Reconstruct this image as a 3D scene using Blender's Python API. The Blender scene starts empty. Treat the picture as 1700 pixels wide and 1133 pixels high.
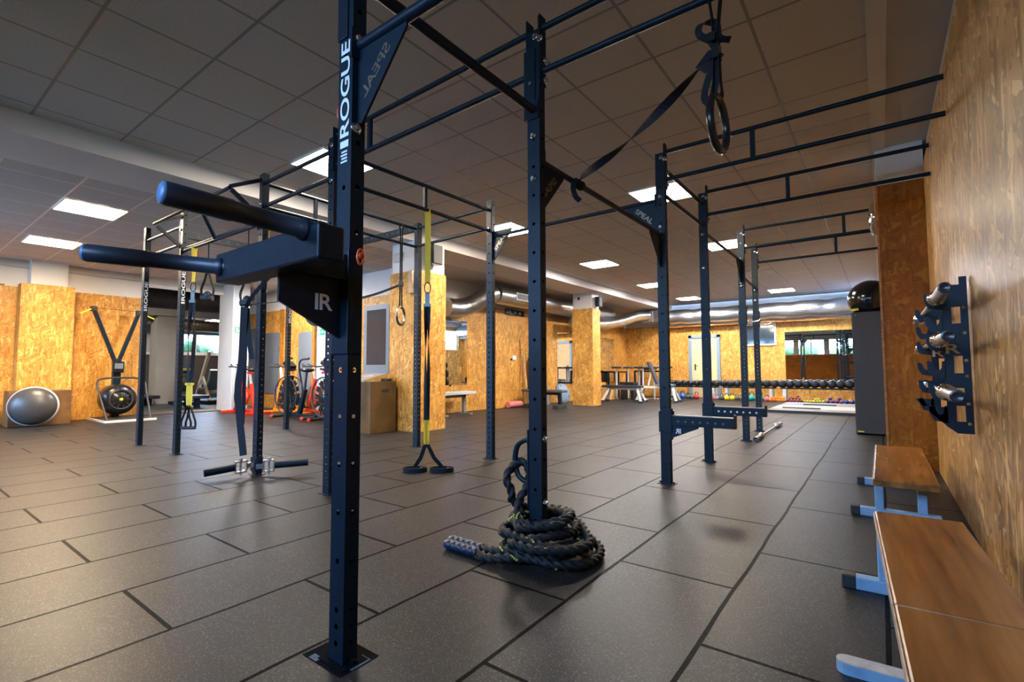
import bpy, bmesh, math, random
from mathutils import Vector, Matrix
V = Vector
PI = math.pi
random.seed(7)
scn = bpy.context.scene
COL = scn.collection

# ------------------------------------------------------------------ camera
YAW, PITCH, ROLL, CAMH, FPX = 36.877, 3.338, -0.164, 0.9, 816.2
def make_camera():
    y, p, r = map(math.radians, (YAW, PITCH, ROLL))
    fw = V((-math.sin(y)*math.cos(p), math.cos(y)*math.cos(p), math.sin(p)))
    rt0 = V((math.cos(y), math.sin(y), 0)); up0 = rt0.cross(fw)
    rt = math.cos(r)*rt0 + math.sin(r)*up0
    up = -math.sin(r)*rt0 + math.cos(r)*up0
    cd = bpy.data.cameras.new('camera'); co = bpy.data.objects.new('camera', cd)
    cd.sensor_width = 36.0; cd.lens = FPX/1700*36.0; cd.clip_start = 0.02; cd.clip_end = 200
    m = Matrix(((rt.x, up.x, -fw.x, 0), (rt.y, up.y, -fw.y, 0), (rt.z, up.z, -fw.z, CAMH), (0, 0, 0, 1)))
    co.matrix_world = m
    COL.objects.link(co); scn.camera = co
make_camera()

# ------------------------------------------------------------------ world, exposure
world = bpy.data.worlds.new('sky'); scn.world = world; world.use_nodes = True
wn = world.node_tree.nodes; wl = world.node_tree.links
wbg = wn['Background']; wbg.inputs[0].default_value = (0.33, 0.56, 1.0, 1); wbg.inputs[1].default_value = 15.0
scn.view_settings.view_transform = 'Standard'
scn.view_settings.look = 'None'
scn.view_settings.gamma = 1.0
scn.view_settings.use_curve_mapping = False
scn.view_settings.exposure = 1.5
scn.cycles.max_bounces = 10; scn.cycles.diffuse_bounces = 5; scn.cycles.glossy_bounces = 4
scn.cycles.transparent_max_bounces = 8
scn.cycles.caustics_reflective = False; scn.cycles.caustics_refractive = False
scn.cycles.sample_clamp_indirect = 6.0
LAMP_SIDE = (1.0, 0.78, 0.52); LAMP_WARM = (1.0, 0.87, 0.70); LAMP_COOL = (1.0, 0.96, 0.93)
LAMP_STRENGTH = 38.0

# daylight portals at the strip windows and added tall bays behind the viewer
def portal(loc, rot, sx, sy):
    ld = bpy.data.lights.new('window_daylight', 'AREA'); ld.shape = 'RECTANGLE'; ld.size = sx; ld.size_y = sy
    ld.cycles.is_portal = True
    o = bpy.data.objects.new('window_daylight', ld); o.location = loc; o.rotation_euler = rot; COL.objects.link(o)
BACK_Y = -2.6
WIN = [(-11.4, -9.7), (-9.5, -7.8), (-7.6, -5.9), (-5.7, -4.3), (-4.1, -2.7), (-2.5, -1.1), (-0.9, 0.2)]
WZ0, WZ1 = 1.75, 2.7
def win_z0(x0): return 0.35 if x0 < -5.8 else WZ0          # three unseen end bays added, glazed low for more blue daylight on the posts
for (x0, x1) in WIN:
    portal(((x0+x1)/2, BACK_Y-0.06, (win_z0(x0)+WZ1)/2), (PI/2, 0, 0), x1-x0, WZ1-win_z0(x0))

# ------------------------------------------------------------------ materials
MATS = {}
def newmat(name):
    m = bpy.data.materials.new(name); m.use_nodes = True
    MATS[name] = m
    return m, m.node_tree.nodes, m.node_tree.links, m.node_tree.nodes['Principled BSDF']
def ramp(n, stops, interp='LINEAR'):
    r = n.new('ShaderNodeValToRGB'); e = r.color_ramp.elements; r.color_ramp.interpolation = interp
    while len(e) > 1: e.remove(e[-1])
    e[0].position = stops[0][0]; e[0].color = (*stops[0][1], 1)
    for p, c in stops[1:]:
        x = e.new(p); x.color = (*c, 1)
    return r
def simple(name, col, rough=0.5, metal=0.0, spec=0.5, var=0.12, scale=18.0, bump=0.0):
    m, n, l, b = newmat(name)
    tc = n.new('ShaderNodeTexCoord'); nz = n.new('ShaderNodeTexNoise'); nz.inputs['Scale'].default_value = scale
    nz.inputs['Detail'].default_value = 4
    l.new(tc.outputs['Object'], nz.inputs['Vector'])
    lo = tuple(c*(1-var) for c in col); hi = tuple(min(1, c*(1+var)) for c in col)
    r = ramp(n, [(0.3, lo), (0.7, hi)]); l.new(nz.outputs['Fac'], r.inputs[0])
    l.new(r.outputs[0], b.inputs['Base Color'])
    b.inputs['Roughness'].default_value = rough; b.inputs['Metallic'].default_value = metal
    b.inputs['Specular IOR Level'].default_value = spec
    if bump:
        bp = n.new('ShaderNodeBump'); bp.inputs['Strength'].default_value = bump; bp.inputs['Distance'].default_value = 0.002
        l.new(nz.outputs['Fac'], bp.inputs['Height']); l.new(bp.outputs[0], b.inputs['Normal'])
    return m
def emit(name, col, s):
    m, n, l, b = newmat(name)
    b.inputs['Base Color'].default_value = (0.8, 0.8, 0.8, 1)
    b.inputs['Emission Color'].default_value = (*col, 1); b.inputs['Emission Strength'].default_value = s
    return m
def osb(name, dark, mid, light, rough=0.5, tall=1.0, tilt=(0.35, -0.5, 1.15, -1.05, 0.0), size=1.0):
    """strand board: long flat wood flakes lying over each other at several angles"""
    m, n, l, b = newmat(name)
    tc = n.new('ShaderNodeTexCoord'); sp = n.new('ShaderNodeSeparateXYZ'); l.new(tc.outputs['Object'], sp.inputs[0])
    hx = n.new('ShaderNodeMath'); hx.operation = 'ADD'; l.new(sp.outputs[0], hx.inputs[0]); l.new(sp.outputs[1], hx.inputs[1])
    cb = n.new('ShaderNodeCombineXYZ'); l.new(hx.outputs[0], cb.inputs[0]); l.new(sp.outputs[2], cb.inputs[1])
    nz = n.new('ShaderNodeTexNoise'); nz.inputs['Scale'].default_value = 7; l.new(cb.outputs[0], nz.inputs['Vector'])
    ad = n.new('ShaderNodeVectorMath'); ad.operation = 'MULTIPLY_ADD'; ad.inputs[1].default_value = (0.05, 0.05, 0); l.new(nz.outputs['Color'], ad.inputs[0]); l.new(cb.outputs[0], ad.inputs[2])
    prev = None
    for k, ang in enumerate(tilt):
        mp = n.new('ShaderNodeMapping'); mp.vector_type = 'TEXTURE'; mp.inputs['Rotation'].default_value = (0, 0, ang); mp.inputs['Location'].default_value = (k*0.37, k*0.53, 0)
        mp.inputs['Scale'].default_value = (0.021*size, 0.11*tall*size, 1); l.new(ad.outputs[0], mp.inputs[0])
        vo = n.new('ShaderNodeTexVoronoi'); vo.voronoi_dimensions = '2D'; vo.inputs['Scale'].default_value = 1.0; l.new(mp.outputs[0], vo.inputs['Vector'])
        sc = n.new('ShaderNodeSeparateColor'); l.new(vo.outputs['Color'], sc.inputs[0])
        if prev is None: prev = sc.outputs[0]
        else:
            gt = n.new('ShaderNodeMath'); gt.operation = 'GREATER_THAN'; gt.inputs[1].default_value = 0.52; l.new(sc.outputs[1], gt.inputs[0])
            mx = n.new('ShaderNodeMix'); l.new(gt.outputs[0], mx.inputs[0]); l.new(prev, mx.inputs[2]); l.new(sc.outputs[0], mx.inputs[3]); prev = mx.outputs[0]
    r = ramp(n, [(0.0, dark), (0.30, tuple(0.55*a+0.45*c for a, c in zip(mid, dark))), (0.55, mid), (0.78, mid), (1.0, light)]); l.new(prev, r.inputs[0])
    n2 = n.new('ShaderNodeTexNoise'); n2.inputs['Scale'].default_value = 2.2; n2.inputs['Detail'].default_value = 5
    l.new(tc.outputs['Object'], n2.inputs['Vector'])
    r2 = ramp(n, [(0.35, (0.80, 0.76, 0.70)), (0.7, (1.08, 1.06, 1.04))]); l.new(n2.outputs['Fac'], r2.inputs[0])
    mu = n.new('ShaderNodeMix'); mu.data_type = 'RGBA'; mu.blend_type = 'MULTIPLY'; mu.inputs[0].default_value = 1
    l.new(r.outputs[0], mu.inputs[6]); l.new(r2.outputs[0], mu.inputs[7])
    l.new(mu.outputs[2], b.inputs['Base Color'])
    b.inputs['Roughness'].default_value = rough; b.inputs['Specular IOR Level'].default_value = 0.4
    bp = n.new('ShaderNodeBump'); bp.inputs['Strength'].default_value = 0.25; bp.inputs['Distance'].default_value = 0.003
    l.new(prev, bp.inputs['Height']); l.new(bp.outputs[0], b.inputs['Normal'])
    return m

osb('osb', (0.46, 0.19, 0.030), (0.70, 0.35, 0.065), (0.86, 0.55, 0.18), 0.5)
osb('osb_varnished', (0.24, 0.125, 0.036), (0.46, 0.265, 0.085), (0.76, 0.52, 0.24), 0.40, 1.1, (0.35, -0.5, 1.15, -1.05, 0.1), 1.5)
osb('osb_brown', (0.27, 0.085, 0.006), (0.37, 0.125, 0.008), (0.48, 0.19, 0.016), 0.5)
MATS['osb_brown'].node_tree.nodes['Principled BSDF'].inputs['Specular IOR Level'].default_value = 0.15
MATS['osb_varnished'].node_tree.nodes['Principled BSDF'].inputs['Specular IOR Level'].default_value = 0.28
osb('osb_edge', (0.35, 0.12, 0.012), (0.52, 0.20, 0.02), (0.66, 0.30, 0.05), 0.5)
simple('white_paint', (0.74, 0.72, 0.70), 0.7, var=0.03, scale=3)
simple('grey_paint', (0.50, 0.54, 0.58), 0.6, var=0.03, scale=3)
simple('soffit_paint', (0.56, 0.54, 0.52), 0.75, var=0.04, scale=3)
simple('black_steel', (0.0045, 0.013, 0.023), 0.44, 0.0, 0.24, 0.25, 60, 0.15)  # black coat; the blue of the window daylight is tinted into its colour
simple('black_plastic', (0.014, 0.014, 0.016), 0.25, var=0.2)
simple('black_rubber', (0.022, 0.022, 0.024), 0.6, var=0.2, scale=60, bump=0.2)
simple('webbing', (0.007, 0.008, 0.011), 0.7, 0.0, 0.25, var=0.25, scale=160, bump=0.4)
simple('yellow_web', (1.0, 0.58, 0.008), 0.6, var=0.12, scale=120, bump=0.3)
simple('zinc', (0.62, 0.64, 0.66), 0.25, 1.0, var=0.1)
simple('chrome', (0.72, 0.72, 0.74), 0.10, 1.0, var=0.04)
simple('barbell_steel', (0.42, 0.41, 0.40), 0.28, 1.0, var=0.15, scale=30)
simple('brass_worn', (0.36, 0.28, 0.20), 0.35, 1.0, var=0.2)
simple('duct_metal', (0.58, 0.60, 0.62), 0.28, 1.0, var=0.12, scale=9)
simple('foil', (0.80, 0.84, 0.88), 0.30, 1.0, var=0.12, scale=38, bump=3.0)
simple('dark_duct', (0.055, 0.055, 0.06), 0.45, 0.3, var=0.2, scale=6)
simple('red_orange', (0.62, 0.075, 0.012), 0.35, var=0.08)
simple('red_paint', (0.72, 0.035, 0.012), 0.35, var=0.08)
simple('orange_paint', (0.88, 0.27, 0.012), 0.35, var=0.06)
simple('frame_white', (0.74, 0.71, 0.64), 0.35, var=0.05)
simple('light_grey', (0.50, 0.52, 0.54), 0.45, var=0.06)
simple('grey_plastic', (0.20, 0.21, 0.22), 0.45, var=0.1)
simple('pale_blue_steel', (0.24, 0.40, 0.56), 0.45, var=0.16, scale=20)
simple('pale_worn', (0.46, 0.45, 0.45), 0.5, var=0.2, scale=25)
simple('locker_grey', (0.035, 0.031, 0.028), 0.5, var=0.08, scale=8)
simple('pad_black', (0.018, 0.026, 0.04), 0.42, var=0.15, scale=40, bump=0.2)  # black pads with the same blue daylight tint in the colour
simple('pad_brown', (0.085, 0.06, 0.05), 0.5, var=0.15, scale=30)
simple('pad_blue', (0.12, 0.17, 0.23), 0.45, var=0.12, scale=30)
simple('pink_foam', (0.86, 0.25, 0.24), 0.7, var=0.06)
simple('blue_board', (0.17, 0.26, 0.37), 0.5, var=0.12, scale=14)
simple('grey_board', (0.28, 0.29, 0.34), 0.5, var=0.1, scale=6)
simple('bosu_grey', (0.055, 0.053, 0.053), 0.36, var=0.06)
simple('pale_rim', (0.62, 0.62, 0.68), 0.5, var=0.05)
simple('yellow_accent', (0.82, 0.72, 0.03), 0.5, var=0.05)
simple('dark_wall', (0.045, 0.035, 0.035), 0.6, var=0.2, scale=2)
simple('brown_strip', (0.075, 0.05, 0.042), 0.6, var=0.15, scale=4)
simple('door_wood', (0.70, 0.50, 0.27), 0.5, var=0.06, scale=3)
simple('blue_grey_frame', (0.20, 0.27, 0.34), 0.45, var=0.05)
simple('brown_ply', (0.16, 0.08, 0.028), 0.5, var=0.35, scale=5)
simple('olive_ply', (0.10, 0.053, 0.014), 0.5, var=0.4, scale=4)
simple('slant_grey', (0.34, 0.30, 0.28), 0.45, var=0.08)
simple('ply_edge', (0.62, 0.36, 0.10), 0.5, var=0.15)
simple('sticker_white', (0.80, 0.82, 0.84), 0.5, var=0.03)
simple('sign_green', (0.005, 0.36, 0.17), 0.45, var=0.03)
simple('rug_rubber', (0.020, 0.022, 0.026), 0.7, var=0.2, scale=80)
simple('pit_shade', (0.004, 0.005, 0.007), 0.9, 0.0, 0.05)  # shade of the uncut recess, given as a near-black colour
simple('floor_pit', (0.07, 0.10, 0.14), 0.8, var=0.3, scale=25)
simple('panel_mirror_grey', (0.17, 0.19, 0.21), 0.14, 0.0, 0.6, 0.05, 2)
simple('screen_dark', (0.05, 0.052, 0.058), 0.10, 0.0, 0.6, 0.05, 2)
simple('steel_blue_frame', (0.20, 0.23, 0.27), 0.4, var=0.06)
simple('foliage', (0.09, 0.17, 0.05), 0.7, var=0.6, scale=9)
simple('paving', (0.3, 0.3, 0.29), 0.8, var=0.1)
simple('wood_plank', (0.58, 0.36, 0.16), 0.5, var=0.15, scale=6)
simple('wood_stick', (0.36, 0.17, 0.05), 0.45, var=0.2)
simple('ring_wood', (0.14, 0.10, 0.075), 0.5, var=0.3, scale=30)
for nm, c in dict(ball_orange=(0.9, 0.22, 0.01), ball_maroon=(0.22, 0.045, 0.06), ball_lime=(0.55, 0.60, 0.03), ball_purple=(0.16, 0.06, 0.18),
                  ball_blue=(0.01, 0.07, 0.30), kb_blue=(0.01, 0.10, 0.52), kb_grey=(0.06, 0.07, 0.075), kb_red=(0.62, 0.02, 0.02),
                  kb_orange=(0.85, 0.22, 0.01), kb_pink=(0.70, 0.12, 0.16), kb_yellow=(0.85, 0.62, 0.01), kb_teal=(0.01, 0.30, 0.28),
                  kb_violet=(0.28, 0.20, 0.32)).items():
    simple(nm, c, 0.4, var=0.1, scale=30)
simple('ball_black', (0.006, 0.006, 0.007), 0.14, var=0.1)
simple('dumbbell_rubber', (0.006, 0.008, 0.011), 0.32, var=0.2, scale=40)
emit('lamp_warm', LAMP_WARM, LAMP_STRENGTH)
emit('lamp_side', LAMP_SIDE, LAMP_STRENGTH*1.7)
emit('lamp_cool', LAMP_COOL, LAMP_STRENGTH*1.5)
# mirror
m, n, l, b = newmat('mirror'); b.inputs['Base Color'].default_value = (0.86, 0.88, 0.88, 1); b.inputs['Metallic'].default_value = 1; b.inputs['Roughness'].default_value = 0.01
# window glass: mostly clear, some gloss
m, n, l, b = newmat('glass'); n.remove(b)
tr = n.new('ShaderNodeBsdfTransparent'); tr.inputs[0].default_value = (0.95, 0.97, 0.97, 1)
gl = n.new('ShaderNodeBsdfGlossy'); gl.inputs['Roughness'].default_value = 0.02
mxs = n.new('ShaderNodeMixShader'); fr = n.new('ShaderNodeFresnel'); fr.inputs[0].default_value = 1.45
l.new(fr.outputs[0], mxs.inputs[0]); l.new(tr.outputs[0], mxs.inputs[1]); l.new(gl.outputs[0], mxs.inputs[2])
l.new(mxs.outputs[0], n['Material Output'].inputs[0])
# frosted glass
m, n, l, b = newmat('frosted_glass'); n.remove(b)
tr = n.new('ShaderNodeBsdfTranslucent'); tr.inputs[0].default_value = (0.85, 0.88, 0.9, 1); gl = n.new('ShaderNodeBsdfDiffuse'); gl.inputs[0].default_value = (0.7, 0.74, 0.78, 1)
mxs = n.new('ShaderNodeMixShader'); mxs.inputs[0].default_value = 0.3; l.new(tr.outputs[0], mxs.inputs[1]); l.new(gl.outputs[0], mxs.inputs[2]); l.new(mxs.outputs[0], n['Material Output'].inputs[0])
simple('cap_daylit', (0.10, 0.20, 0.36), 0.4, var=0.08)  # dark handle caps; the blue daylight on them is put into the colour
# dark interior window glass
simple('window_dark', (0.035, 0.055, 0.075), 0.06, 0.0, 0.8, 0.1, 1)
simple('window_pale', (0.50, 0.60, 0.70), 0.2, 0.0, 0.5, 0.25, 3)

def floor_mat():
    m, n, l, b = newmat('rubber_mats')
    tc = n.new('ShaderNodeTexCoord'); sp = n.new('ShaderNodeSeparateXYZ'); l.new(tc.outputs['Object'], sp.inputs[0])
    ax = n.new('ShaderNodeMath'); ax.operation = 'ADD'; ax.inputs[1].default_value = 25.0; l.new(sp.outputs[0], ax.inputs[0])
    ay = n.new('ShaderNodeMath'); ay.operation = 'ADD'; ay.inputs[1].default_value = 10.30; l.new(sp.outputs[1], ay.inputs[0])
    # slight waviness of the cut edges
    nw = n.new('ShaderNodeTexNoise'); nw.inputs['Scale'].default_value = 1.3; l.new(tc.outputs['Object'], nw.inputs['Vector'])
    wv = n.new('ShaderNodeMath'); wv.operation = 'MULTIPLY_ADD'; wv.inputs[1].default_value = 0.03; l.new(nw.outputs['Fac'], wv.inputs[0]); l.new(ax.outputs[0], wv.inputs[2])
    cb = n.new('ShaderNodeCombineXYZ'); l.new(ay.outputs[0], cb.inputs[0]); l.new(wv.outputs[0], cb.inputs[1])
    br = n.new('ShaderNodeTexBrick'); l.new(cb.outputs[0], br.inputs['Vector'])
    br.offset = 0.5; br.offset_frequency = 2; br.squash = 1.0
    br.inputs['Scale'].default_value = 1.0; br.inputs['Brick Width'].default_value = 1.0; br.inputs['Row Height'].default_value = 0.5
    br.inputs['Mortar Size'].default_value = 0.008; br.inputs['Mortar Smooth'].default_value = 0.15; br.inputs['Bias'].default_value = 0.0
    br.inputs['Color1'].default_value = (0.016, 0.0156, 0.0156, 1); br.inputs['Color2'].default_value = (0.021, 0.0204, 0.0204, 1)
    br.inputs['Mortar'].default_value = (0.004, 0.004, 0.005, 1)
    # granules
    vo = n.new('ShaderNodeTexVoronoi'); vo.inputs['Scale'].default_value = 330; l.new(tc.outputs['Object'], vo.inputs['Vector'])
    spc = n.new('ShaderNodeSeparateColor'); l.new(vo.outputs['Color'], spc.inputs[0])
    r = ramp(n, [(0.0, (0.6, 0.6, 0.6)), (0.86, (1.05, 1.05, 1.05)), (0.96, (5.5, 5.3, 5.0))]); l.new(spc.outputs[0], r.inputs[0])
    nz = n.new('ShaderNodeTexNoise'); nz.inputs['Scale'].default_value = 1.7; nz.inputs['Detail'].default_value = 6; l.new(tc.outputs['Object'], nz.inputs['Vector'])
    r2 = ramp(n, [(0.3, (0.8, 0.8, 0.8)), (0.7, (1.2, 1.2, 1.2))]); l.new(nz.outputs['Fac'], r2.inputs[0])
    m1 = n.new('ShaderNodeMix'); m1.data_type = 'RGBA'; m1.blend_type = 'MULTIPLY'; m1.inputs[0].default_value = 1
    m2 = n.new('ShaderNodeMix'); m2.data_type = 'RGBA'; m2.blend_type = 'MULTIPLY'; m2.inputs[0].default_value = 1
    l.new(br.outputs['Color'], m1.inputs[6]); l.new(r.outputs[0], m1.inputs[7]); l.new(m1.outputs[2], m2.inputs[6]); l.new(r2.outputs[0], m2.inputs[7])
    l.new(m2.outputs[2], b.inputs['Base Color'])
    sf = n.new('ShaderNodeMapRange'); sf.inputs['To Min'].default_value = 0.20; sf.inputs['To Max'].default_value = 0.02; l.new(br.outputs['Fac'], sf.inputs[0]); l.new(sf.outputs[0], b.inputs['Specular IOR Level'])
    b.inputs['Roughness'].default_value = 0.42
    bp = n.new('ShaderNodeBump'); bp.inputs['Strength'].default_value = 0.35; bp.inputs['Distance'].default_value = 0.003
    l.new(spc.outputs[0], bp.inputs['Height'])
    bp2 = n.new('ShaderNodeBump'); bp2.inputs['Strength'].default_value = 0.9; bp2.inputs['Distance'].default_value = 0.01; bp2.invert = True
    l.new(br.outputs['Fac'], bp2.inputs['Height']); l.new(bp.outputs[0], bp2.inputs['Normal']); l.new(bp2.outputs[0], b.inputs['Normal'])
floor_mat()
def ceiling_mat(name, x0, y0, col, line):
    m, n, l, b = newmat(name)
    tc = n.new('ShaderNodeTexCoord'); mp = n.new('ShaderNodeMapping'); mp.inputs['Location'].default_value = (-x0+59.2, -y0+59.2, 0)
    l.new(tc.outputs['Object'], mp.inputs[0])
    br = n.new('ShaderNodeTexBrick'); br.offset = 0.0; br.squash = 1.0; l.new(mp.outputs[0], br.inputs['Vector'])
    br.inputs['Scale'].default_value = 1; br.inputs['Brick Width'].default_value = 0.592; br.inputs['Row Height'].default_value = 0.592
    br.inputs['Mortar Size'].default_value = 0.010; br.inputs['Mortar Smooth'].default_value = 0.0
    br.inputs['Color1'].default_value = (*col, 1); br.inputs['Color2'].default_value = (*(c*0.95 for c in col), 1); br.inputs['Mortar'].default_value = (*line, 1)
    nz = n.new('ShaderNodeTexNoise'); nz.inputs['Scale'].default_value = 90; l.new(tc.outputs['Object'], nz.inputs['Vector'])
    r2 = ramp(n, [(0.3, (0.88, 0.88, 0.88)), (0.7, (1.06, 1.06, 1.06))]); l.new(nz.outputs['Fac'], r2.inputs[0])
    m1 = n.new('ShaderNodeMix'); m1.data_type = 'RGBA'; m1.blend_type = 'MULTIPLY'; m1.inputs[0].default_value = 1
    l.new(br.outputs['Color'], m1.inputs[6]); l.new(r2.outputs[0], m1.inputs[7]); l.new(m1.outputs[2], b.inputs['Base Color'])
    rr = n.new('ShaderNodeMapRange'); rr.inputs['To Min'].default_value = 0.85; rr.inputs['To Max'].default_value = 0.35
    l.new(br.outputs['Fac'], rr.inputs[0]); l.new(rr.outputs[0], b.inputs['Roughness'])
    bp = n.new('ShaderNodeBump'); bp.inputs['Strength'].default_value = 0.4; bp.inputs['Distance'].default_value = 0.006
    l.new(br.outputs['Fac'], bp.inputs['Height']); l.new(bp.outputs[0], b.inputs['Normal'])
ceiling_mat('ceiling_tiles', -1.745, 0.768, (0.68, 0.65, 0.62), (0.31, 0.29, 0.28))
ceiling_mat('ceiling_tiles_side', -7.18, 1.30, (0.60, 0.57, 0.54), (0.80, 0.76, 0.71))
def bench_mat():
    m, n, l, b = newmat('bench_wood')
    tc = n.new('ShaderNodeTexCoord'); mp = n.new('ShaderNodeMapping'); mp.inputs['Scale'].default_value = (9, 0.8, 9); l.new(tc.outputs['Object'], mp.inputs[0])
    nz = n.new('ShaderNodeTexNoise'); nz.inputs['Scale'].default_value = 2; nz.inputs['Detail'].default_value = 6; l.new(mp.outputs[0], nz.inputs['Vector'])
    r = ramp(n, [(0.3, (0.17, 0.062, 0.012)), (0.55, (0.31, 0.125, 0.026)), (0.75, (0.40, 0.18, 0.045))]); l.new(nz.outputs['Fac'], r.inputs[0])
    n2 = n.new('ShaderNodeTexNoise'); n2.inputs['Scale'].default_value = 3.5; n2.inputs['Detail'].default_value = 8; l.new(tc.outputs['Object'], n2.inputs['Vector'])
    r2 = ramp(n, [(0.73, (0, 0, 0)), (0.80, (0.7, 0.7, 0.7))]); l.new(n2.outputs['Fac'], r2.inputs[0])
    mx = n.new('ShaderNodeMix'); mx.data_type = 'RGBA'; l.new(r2.outputs[0], mx.inputs[0]); l.new(r.outputs[0], mx.inputs[6]); mx.inputs[7].default_value = (0.30, 0.24, 0.20, 1)
    l.new(mx.outputs[2], b.inputs['Base Color']); b.inputs['Roughness'].default_value = 0.27; b.inputs['Specular IOR Level'].default_value = 0.45
    bp = n.new('ShaderNodeBump'); bp.inputs['Strength'].default_value = 0.12; bp.inputs['Distance'].default_value = 0.003; l.new(n2.outputs['Fac'], bp.inputs['Height']); l.new(bp.outputs[0], b.inputs['Normal'])
bench_mat()
simple('bench_edge', (0.50, 0.37, 0.27), 0.45, var=0.3, scale=20)
simple('rope_black', (0.009, 0.011, 0.013), 0.6, 0.0, 0.3, var=0.3, scale=150, bump=0.3)
simple('rope_yellow', (0.55, 0.50, 0.05), 0.7, var=0.1)
simple('rope_sleeve', (0.008, 0.022, 0.05), 0.4, var=0.2, scale=40)

# ------------------------------------------------------------------ lettering cache
TEXT = {}
def text_geo(s):
    if s in TEXT: return TEXT[s]
    cu = bpy.data.curves.new('lettering', 'FONT'); cu.body = s; cu.size = 1.0; cu.offset = 0.018; cu.align_x = 'LEFT'
    o = bpy.data.objects.new('lettering', cu); COL.objects.link(o)
    dg = bpy.context.evaluated_depsgraph_get()
    me = bpy.data.meshes.new_from_object(o.evaluated_get(dg))
    vs = [v.co.copy() for v in me.vertices]; fs = [tuple(p.vertices) for p in me.polygons]
    x0 = min(v.x for v in vs); x1 = max(v.x for v in vs); y0 = min(v.y for v in vs); y1 = max(v.y for v in vs)
    vs = [((v.x-x0)/(x1-x0), (v.y-y0)/(y1-y0)) for v in vs]
    bpy.data.objects.remove(o); bpy.data.curves.remove(cu); bpy.data.meshes.remove(me)
    TEXT[s] = (vs, fs); return TEXT[s]
for s in ('ROGUE', 'SPEAL', 'R'): text_geo(s)

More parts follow.
